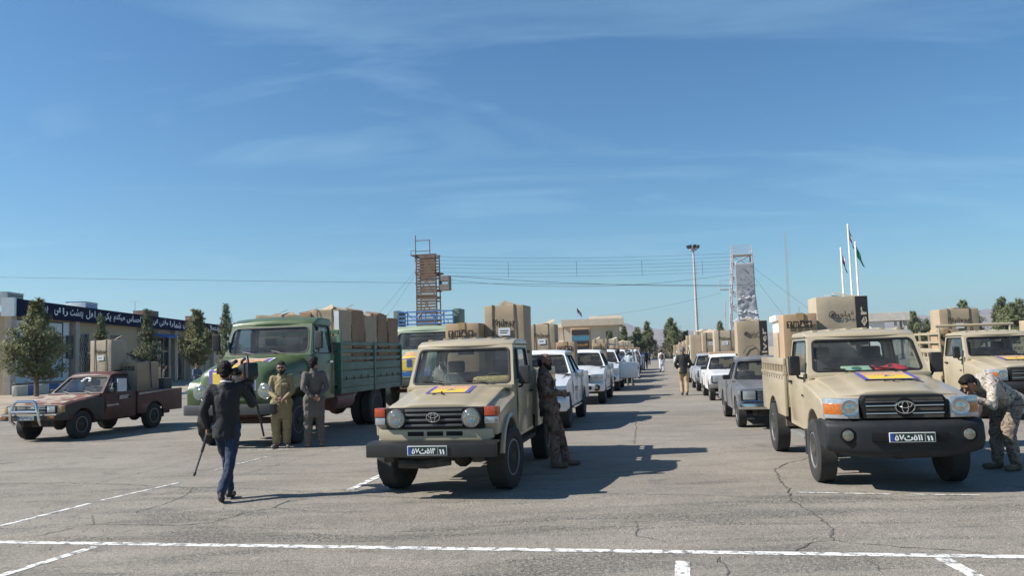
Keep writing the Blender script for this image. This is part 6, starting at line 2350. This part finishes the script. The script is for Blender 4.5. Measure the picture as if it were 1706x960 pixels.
def person(label, loc, yaw, J=None, top=('jacket', M_JACKET), legs=M_JEANS, skin=M_SKIN, hair=M_HAIR, shoe=M_SHOE, beard=False, bald=False, glasses=False, scale=1.0, hyaw=0.0, hpitch=0.0, vox=.008, cvox=.014, baggy=1.0, lean=0.0,
           hands=None, vest=None, group=None, collar=None, turban=None, cuff=True):
    P = dict(STAND)
    P.update(J or {})
    P = {k: V(v) for k, v in P.items()}
    r = empty('person', loc, yaw, label, 'person', group)
    r.scale = (scale,) * 3
    if lean:
        r.rotation_euler = (0, lean, yaw)
    front = V((0, -1, 0))
    near = vox < .012
    hd = P['head']
    HM = Matrix.Translation(hd) @ Matrix.Rotation(hyaw, 4, 'Z') @ Matrix.Rotation(hpitch, 4, 'X')
    H = lambda *p: HM @ V(p)
    b = MB()
    # head
    b.capsule(H(0, .022, .035), H(0, -.005, .04), .088, .085, 14)
    b.capsule(H(0, -.02, -.01), H(0, -.032, -.06), .074, .055, 12)
    b.capsule(H(0, -.045, -.088), H(0, -.052, -.098), .036, .03, 10)
    b.capsule(H(0, -.088, .012), H(0, -.108, -.026), .010, .016, 6)
    b.capsule(H(-.05, -.078, .03), H(.05, -.078, .03), .014, .014, 6)
    b.capsule(H(-.022, -.088, -.062), H(.022, -.088, -.062), .010, .010, 6)
    for s in (-1, 1):
        b.capsule(H(s * .088, .02, .012), H(s * .086, .015, -.025), .016, .012, 6)
    b.capsule(P['neck'] - V((0, 0, .05)), H(0, .015, -.06), .062, .055, 10)
    # slim trunk and limbs under the clothes
    b.capsule(P['pelvis'], P['chest'], .11, .12, 12, flat=(front, .7))
    b.capsule(P['chest'], P['neck'], .12, .06, 12, flat=(front, .7))
    for s in ('L', 'R'):
        b.capsule(P['chest'] + V((0, 0, .08)), P['sh' + s], .07, .055, 8)
        b.capsule(P['sh' + s], P['el' + s], .050, .038, 8)
        b.capsule(P['el' + s], P['wr' + s], .038, .027, 8)
        b.capsule(P['pelvis'], P['hip' + s], .10, .085, 8)
        b.capsule(P['hip' + s], P['kn' + s], .080, .052, 8)
        b.capsule(P['kn' + s], P['an' + s], .052, .036, 8)
        b.capsule(P['an' + s], P['toe' + s], .036, .028, 8)
        hdir = (hands or {}).get(s)
        if hdir is None:
            hdir = ((P['wr' + s] - P['el' + s]), V((0, -1, 0)), .6)
        hand(b, P['wr' + s], hdir[0], hdir[1], hdir[2])
    remesh('body', b, vox, skin, r, 2)
    # hair
    if turban:
        q = MB()
        for k in range(3):
            q.tube([H(.09 * math.cos(t * .52), .02 + .1 * math.sin(t * .52), .05 + .03 * k + .015 * math.sin(t * .52 + k)) for t in range(12)], .038 - .006 * k, 8, closed=True)
        q.capsule(H(0, .02, .07), H(0, .02, .1), .08, .07, 10)
        remesh('turban', q, .012, turban, r, 2)
    else:
        q = MB()
        if bald:
            q.capsule(H(0, .06, .0), H(0, .075, -.03), .07, .055, 10)
            for s in (-1, 1):
                q.capsule(H(s * .06, .05, .0), H(s * .07, .035, -.01), .04, .032, 8)
        else:
            q.capsule(H(0, .032, .05), H(0, .0, .068), .095, .086, 12)
            q.capsule(H(0, .062, .0), H(0, .07, -.04), .072, .055, 10)
            for s in (-1, 1):
                q.capsule(H(s * .062, .03, .03), H(s * .072, .03, -.005), .038, .028, 8)
            q.capsule(H(-.04, -.05, .095), H(.04, -.05, .095), .03, .03, 8)
        remesh('hair', q, max(.009, vox), hair, r, 2, .006 if near else 0, (40, 40, 40))
    if beard:
        q = MB()
        q.capsule(H(0, -.062, -.085), H(0, -.072, -.115), .042, .032, 10)
        for s in (-1, 1):
            q.capsule(H(s * .04, -.055, -.085), H(s * .074, -.005, -.03), .030, .018, 8)
        q.capsule(H(-.03, -.096, -.045), H(.03, -.096, -.045), .012, .012, 6)
        remesh('beard', q, .008, hair if hair is not M_HAIRG else M_HAIR, r, 1)
    else:
        q = MB()
        q.capsule(H(-.022, -.099, -.045), H(.022, -.099, -.045), .007, .007, 6)
        q.build('moustache', hair, r)
    if glasses:
        q = MB()
        for s in (-1, 1):
            q.capsule(H(s * .022, -.1, .012), H(s * .05, -.092, .012), .02, .02, 8, flat=(HM.to_3x3() @ V((0, 1, 0)), .3))
            q.tube([H(s * .065, -.085, .018), H(s * .088, .0, .014)], .004, 5)
        q.build('sunglasses', M_BLACK, r)
    elif near:
        for s in (-1, 1):
            q = MB()
            q.capsule(H(s * .034, -.088, .010), H(s * .036, -.088, .010), .010, .010, 6)
            q.build('eye', M_HAIR, r)
            q = MB()
            q.capsule(H(s * .018, -.094, .032), H(s * .052, -.086, .034), .006, .005, 6)
            q.build('eyebrow', hair, r)
    # trousers
    q = MB()
    bg_ = baggy
    for s in ('L', 'R'):
        q.capsule(P['pelvis'], P['hip' + s], .13, .115 * min(bg_, 1.1), 10, flat=(front, .85))
        q.capsule(P['hip' + s], P['kn' + s], .108 * bg_, .078 * bg_, 10)
        hem = P['an' + s] + (P['kn' + s] - P['an' + s]) * .08
        q.capsule(P['kn' + s], hem, .078 * bg_, .066 * bg_ if cuff else .06, 10)
    remesh('trousers', q, cvox, legs, r, 4, .018 if near else .006, (11, 11, 6), seed=loc[0])
    # shoes
    for s in ('L', 'R'):
        q = MB()
        a, t = P['an' + s], P['toe' + s]
        heel = a + (a - t).normalized() * .03
        heel.z = max(.045, a.z - .045)
        q.capsule(heel, t + V((0, 0, .012)), .042, .038, 10)
        q.capsule(a + V((0, 0, .01)), heel, .045, .042, 8)
        q.capsule(t.lerp(heel, .4), t + V((0, 0, .008)), .046, .036, 8)
        if shoe is M_BOOT:
            q.capsule(heel, a + (P['kn' + s] - a) * .4, .05, .056, 8)
        o = remesh('shoe', q, max(.010, vox), shoe, r, 2)
    # upper garment
    kind, mt = top
    q = MB()
    grow = {'jacket': 1.06, 'uniform': 1.14}.get(kind, 1.0)
    low = {'jacket': .17, 'uniform': .16, 'kurta': .0, 'shirt': .08}[kind]
    ax = (P['chest'] - P['pelvis']).normalized()
    q.capsule(P['pelvis'] + ax * .06, P['chest'], .155 * grow, .165 * grow, 14, flat=(front, .74))
    q.capsule(P['chest'], P['chest'].lerp(P['neck'], .55), .165 * grow, .12 * grow, 14, flat=(front, .72))
    q.capsule(P['chest'].lerp(P['neck'], .55), P['neck'] - V((0, 0, .005)), .10, .072, 12)
    hem_ = P['pelvis'] - ax * low
    if kind == 'kurta':
        mid = (P['knL'] + P['knR']) / 2
        hem_ = P['pelvis'].lerp(mid, .80)
        q.tube([P['pelvis'] + ax * .08, P['pelvis'].lerp(mid, .3), hem_], [.148, .178, .19], 16, flat=(front, .76))
    else:
        q.tube([P['pelvis'] + ax * .08, P['pelvis'], hem_], [.145 * grow, .158 * grow, .168 * grow], 16, flat=(front, .84))
    for s in ('L', 'R'):
        q.capsule(P['chest'] + (P['sh' + s] - P['chest']) * .5, P['sh' + s], .092 * grow, .070 * grow, 10)
        q.capsule(P['sh' + s], P['el' + s], .068 * grow, .054 * grow, 10)
        q.capsule(P['el' + s], P['el' + s].lerp(P['wr' + s], .92), .054 * grow, .043 * grow, 10)
    nm = {'jacket': 'jacket', 'uniform': 'uniform_jacket', 'kurta': 'tunic', 'shirt': 'shirt'}[kind]
    remesh(nm, q, cvox, mt, r, 4, .011 if near else .006, (10, 10, 8), seed=loc[1])
    if near:
        q = MB()
        q.tube([P['neck'] + V((.066 * math.cos(t * .45), .066 * math.sin(t * .45) - .006, .012 + .012 * math.sin(t * .45))) for t in range(14)], .016, 6, closed=True)
        remesh('collar', q, .009, collar or mt, r, 2)
        if kind in ('kurta', 'uniform'):
            fr_ = (P['chest'] - P['pelvis']).cross(V((1, 0, 0))).normalized()
            if fr_.dot(front) < 0:
                fr_ = -fr_
            dep = .165 * grow * .74
            q = MB()
            c0, c1 = P['chest'].lerp(P['neck'], .55) + fr_ * dep * .72, P['pelvis'].lerp(P['chest'], .25) + fr_ * (dep + .008)
            q.tube([c0, P['chest'] + fr_ * (dep + .008), c1], .012, 6, flat=(fr_, .5))
            q.build('button_placket', mt, r)
            for sx_ in (-1, 1) if kind == 'uniform' else (1,):
                q = MB()
                cc = P['chest'] + fr_ * (dep - .002) + V((sx_ * .08, 0, -.02))
                q.capsule(cc + V((-.035, 0, 0)), cc + V((.035, 0, 0)), .045, .045, 8, flat=(fr_, .35))
                q.build('chest_pocket', mt, r)
    if vest:
        q = MB()
        q.capsule(P['pelvis'] + V((0, 0, .0)), P['chest'], .168, .182, 14, flat=(front, .78))
        q.capsule(P['chest'], P['chest'].lerp(P['neck'], .5), .182, .13, 14, flat=(front, .75))
        remesh('vest', q, cvox, vest, r, 3, .006)
    return r


# cameraman, back turned, camera on the shoulder, walking toward the lorry
CY = R(180 + 8)
cm = person('man in black jacket and jeans walking with a video camera on his shoulder', (-3.74, 10.45, 0), CY,
            dict(shR=(-.19, .0, 1.44), elR=(-.30, -.12, 1.20), wrR=(-.20, -.30, 1.42), shL=(.19, .01, 1.42), elL=(.275, .05, 1.15), wrL=(.25, -.04, .93), head=(.03, -.02, 1.635),
                 hipL=(.09, 0, .93), hipR=(-.09, 0, .93), knL=(.03, -.16, .52), anL=(-.03, -.02, .11), toeL=(-.05, -.18, .035), knR=(-.06, .06, .50), anR=(.0, .30, .12), toeR=(.03, .15, .035)),
            collar=M_WCLOTH, hands=dict(R=(V((-.1, -.2, .8)), V((1, 0, 0)), 1.2), L=(V((0, -.1, -1)), V((0, -1, 0)), 1.5)), hyaw=R(8), hpitch=R(6), baggy=.92)
M_CAMB = mat('camera_black', (.015, .015, .016), .45, var=.3)
vc = empty('video_camera', (0, 0, 0), 0, 'black shoulder video camera with orange trim on the cameraman', 'video camera')
vc.matrix_basis = Matrix.Translation((-3.74, 10.45, 0)) @ Matrix.Rotation(CY, 4, 'Z') @ Matrix.Translation((-.225, -.12, 1.60)) @ Matrix.Rotation(R(24), 4, 'Z') @ Matrix.Rotation(R(8), 4, 'X') @ Matrix.Scale(1.32, 4)
q = MB(); q.box(-.065, .065, -.20, .17, -.08, .09); q.build('camera_body', M_CAMB, vc, bevel=.015)
q = MB(); q.tube([(0, -.2, 0), (0, -.25, 0), (0, -.27, 0), (0, -.36, 0), (0, -.38, 0)], [.045, .045, .05, .05, .06], 14); q.build('lens', M_CAMB, vc)
q = MB(); q.box(-.075, .075, -.47, -.38, -.055, .055); q.build('lens_hood', M_CAMB, vc, bevel=.01)
q = MB(); q.box(-.05, .05, .172, .27, -.07, .07); q.build('battery', M_CAMB, vc, bevel=.01)
q = MB(); q.tube([(0, -.17, .09), (0, -.16, .15), (0, .06, .16), (0, .09, .09)], .014, 6); q.build('carry_handle', M_CAMB, vc)
q = MB(); q.tube([(.09, -.30, .13), (.09, -.02, .13)], .02, 8); q.tube([(.09, -.33, .13), (.09, -.24, .13)], .03, 8); q.build('microphone', M_CAMB, vc)
q = MB(); q.box(.07, .15, -.16, -.05, .0, .07); q.tube([(.11, -.05, .035), (.11, .05, .035)], .03, 8); q.build('viewfinder', M_CAMB, vc, bevel=.006)
q = MB(); q.box(-.068, .068, .02, .13, -.05, -.02); q.build('orange_trim', mat('orange_trim', (.55, .2, .02), .5), vc)
q = MB(); q.box(-.067, .067, -.12, -.02, .02, .05); q.build('silver_trim', M_STEEL, vc)
q = MB(); q.box(-.05, .05, -.08, .10, -.115, -.08); q.build('shoulder_pad', M_CAMB, vc, bevel=.01)
mp_ = empty('monopod', (0, 0, 0), 0, 'dark folded monopod carried low in the cameraman hand', 'monopod')
mp_.matrix_basis = Matrix.Translation((-3.74, 10.45, 0)) @ Matrix.Rotation(CY, 4, 'Z') @ Matrix.Translation((.255, -.09, .84))
dv = V((.15, .04, -.50))
q = MB(); q.tube([-dv * .18, dv * .45], [.02, .018], 8); q.build('upper_tube', M_CAMB, mp_)
q = MB(); q.tube([dv * .43, dv * .97], [.014, .012], 8); q.build('lower_tube', M_GREYB, mp_)
q = MB(); q.capsule(dv * .97, dv * 1.03, .018, .016, 8); q.build('rubber_foot', M_BLACK, mp_)
q = MB(); q.tube([dv * -.02, dv * .16], .027, 8); q.build('foam_grip', M_BLACK, mp_)
st_ = MB(); st_.tube([(-.02, -.05, 0), (-.10, -.10, -.22), (-.16, -.16, -.44), (-.20, -.2, -.62)], [.016, .014, .012, .010], 8)
so2 = st_.build('camera_strap', M_CAMB, vc)

# the two men at the lorry
person('bearded man in sunglasses and khaki tunic, hands folded, by the green lorry', (-4.76, 16.42, 0), R(8),
       dict(elR=(-.235, -.03, 1.15), wrR=(-.05, -.22, 1.01), elL=(.235, -.03, 1.15), wrL=(.07, -.22, .99), anR=(-.10, 0, .09), anL=(.10, .02, .09), knR=(-.11, -.03, .5), knL=(.11, -.01, .5)),
       top=('kurta', M_KHAKI), legs=M_KHAKI, skin=M_SKIN, beard=True, glasses=True, shoe=M_SANDAL, baggy=1.25, scale=.985, hands=dict(R=(V((.9, -.1, -.35)), V((0, -.3, 1)), .9), L=(V((-.9, -.15, -.3)), V((0, -.3, 1)), .9)))
person('grey haired man in charcoal tunic with hands clasped behind his back', (-4.08, 16.36, 0), R(180 + 28),
       dict(elR=(-.24, .11, 1.16), wrR=(-.06, .20, .99), elL=(.24, .11, 1.16), wrL=(.07, .21, .97), anR=(-.13, .04, .09), toeR=(-.2, -.13, .03), anL=(.12, -.02, .09)),
       top=('kurta', M_GREYC), legs=M_GREYC, hair=M_HAIR, beard=False, shoe=M_SANDAL, baggy=1.2, scale=1.03, hyaw=R(-42), hands=dict(R=(V((.9, .1, -.3)), V((0, .3, 1)), .9), L=(V((-.9, .15, -.3)), V((0, .3, 1)), .9)))
# soldier leaning on the older pickup, facing the lane
person('bearded soldier in brown camouflage leaning against the older beige pickup', (.56, 12.50, 0), R(82), dict(
    elR=(-.235, .06, 1.15), wrR=(-.06, -.17, 1.13), elL=(.235, .06, 1.15), wrL=(.08, -.17, 1.11), pelvis=(0, .05, .95), chest=(0, .09, 1.29), neck=(0, .12, 1.48), head=(0, .08, 1.62), shL=(.19, .10, 1.41), shR=(-.19, .10, 1.41),
    hipL=(.095, .05, .92), hipR=(-.095, .05, .92), knL=(.11, -.10, .50), anL=(.11, -.19, .09), toeL=(.15, -.37, .03), knR=(-.11, -.05, .49), anR=(-.12, -.02, .09), toeR=(-.15, -.20, .03)),
       top=('uniform', M_CAMO), legs=M_CAMO, skin=M_SKIN2, beard=True, bald=True, shoe=M_BOOT, baggy=1.08, hyaw=R(-12), hands=dict(R=(V((.7, -.5, -.2)), V((0, 0, 1)), 1.0), L=(V((-.7, -.5, -.2)), V((0, 0, 1)), 1.0)))
# soldier bending over the wing of the pickup
person('soldier in desert camouflage bending over the wing of the red cloth pickup', (6.56, 10.95, 0), R(-78), dict(
    pelvis=(0, .12, .92), chest=(0, -.19, 1.13), neck=(0, -.35, 1.17), head=(0, -.47, 1.15), shL=(.18, -.28, 1.13), shR=(-.18, -.28, 1.13), elL=(.26, -.36, .88), wrL=(.2, -.56, .98), elR=(-.26, -.44, .93), wrR=(-.2, -.64, 1.02),
    hipL=(.10, .12, .89), hipR=(-.10, .12, .89), knL=(.12, -.03, .48), knR=(-.11, -.01, .48), anL=(.13, .06, .09), anR=(-.12, .0, .09), toeL=(.15, -.12, .03), toeR=(-.14, -.19, .03)),
       top=('uniform', M_CAMOD), legs=M_CAMOT, shoe=M_BOOT, hpitch=R(38), baggy=1.12)
# people down the lane
F = dict(vox=.016, cvox=.022)
WALK = dict(knL=(.08, -.12, .52), anL=(.07, -.02, .10), toeL=(.08, -.18, .03), knR=(-.09, .04, .50), anR=(-.08, .22, .12), toeR=(-.08, .08, .03))
person('grey haired man in black jacket and tan trousers walking up the lane', (6.35, 30.3, 0), R(172), dict(WALK, elL=(.28, .02, 1.14), wrL=(.2, -.12, .98), elR=(-.28, .02, 1.14), wrR=(-.2, -.12, .98)), legs=M_TAN, hair=M_HAIRG, scale=1.03, **F)
person('man in brown vest over white tunic standing in the lane', (11.35, 62.0, 0), R(175), None, top=('kurta', M_WCLOTH), legs=M_WCLOTH, vest=M_VEST, scale=.98, vox=.02, cvox=.03, baggy=1.2)
person('man dressed all in black beside the white pickups', (8.75, 57.5, 0), R(165), None, top=('kurta', M_JACKET), legs=M_JACKET, vox=.02, cvox=.03, baggy=1.1, turban=M_JACKET)
person('man in lilac and white tunic behind the man in black', (11.2, 70.5, 0), R(120), None, top=('kurta', M_PURP), legs=M_WCLOTH, vox=.02, cvox=.03, baggy=1.25)
person('dark clothed man farther behind the man in lilac', (11.9, 73, 0), R(190), None, top=('jacket', M_JACKET), legs=M_JACKET, vox=.02, cvox=.03)
person('dark figure standing at the far end kerb', (15.4, 92, 0), R(200), None, top=('jacket', M_BLUEG), legs=M_JACKET, vox=.024, cvox=.035)
person('black haired man in pale blue by the open pickup door', (4.95, 38.4, 0), R(190), None, top=('kurta', M_LBLUE), legs=M_LBLUE, vox=.018, cvox=.028, baggy=1.15, scale=1.03)
person('man in white shirt seen through the open door window', (5.75, 40.2, 0), R(160), None, top=('shirt', M_WCLOTH), legs=M_GREYC, vox=.02, cvox=.03)
person('man in grey tunic standing between the parked white pickups', (7.5, 49.5, 0), R(150), None, top=('kurta', M_GREYC), legs=M_WCLOTH, vox=.02, cvox=.03, turban=M_WCLOTH)
person('man in dark top standing behind the maroon pickup', (-17.6, 40.5, 0), R(120), None, top=('jacket', M_JACKET), legs=M_JEANS, vox=.018, cvox=.026)
person('man in blue grey shirt looking down by the green lorry bonnet', (-15.8, 40, 0), R(60), dict(elR=(-.25, -.08, 1.16), wrR=(-.06, -.25, 1.15), elL=(.25, -.08, 1.16), wrL=(.06, -.25, 1.13)), top=('shirt', M_BLUEG), legs=M_JACKET, hpitch=R(15), vox=.016, cvox=.024)

bpy.data.scenes.remove(WORK)
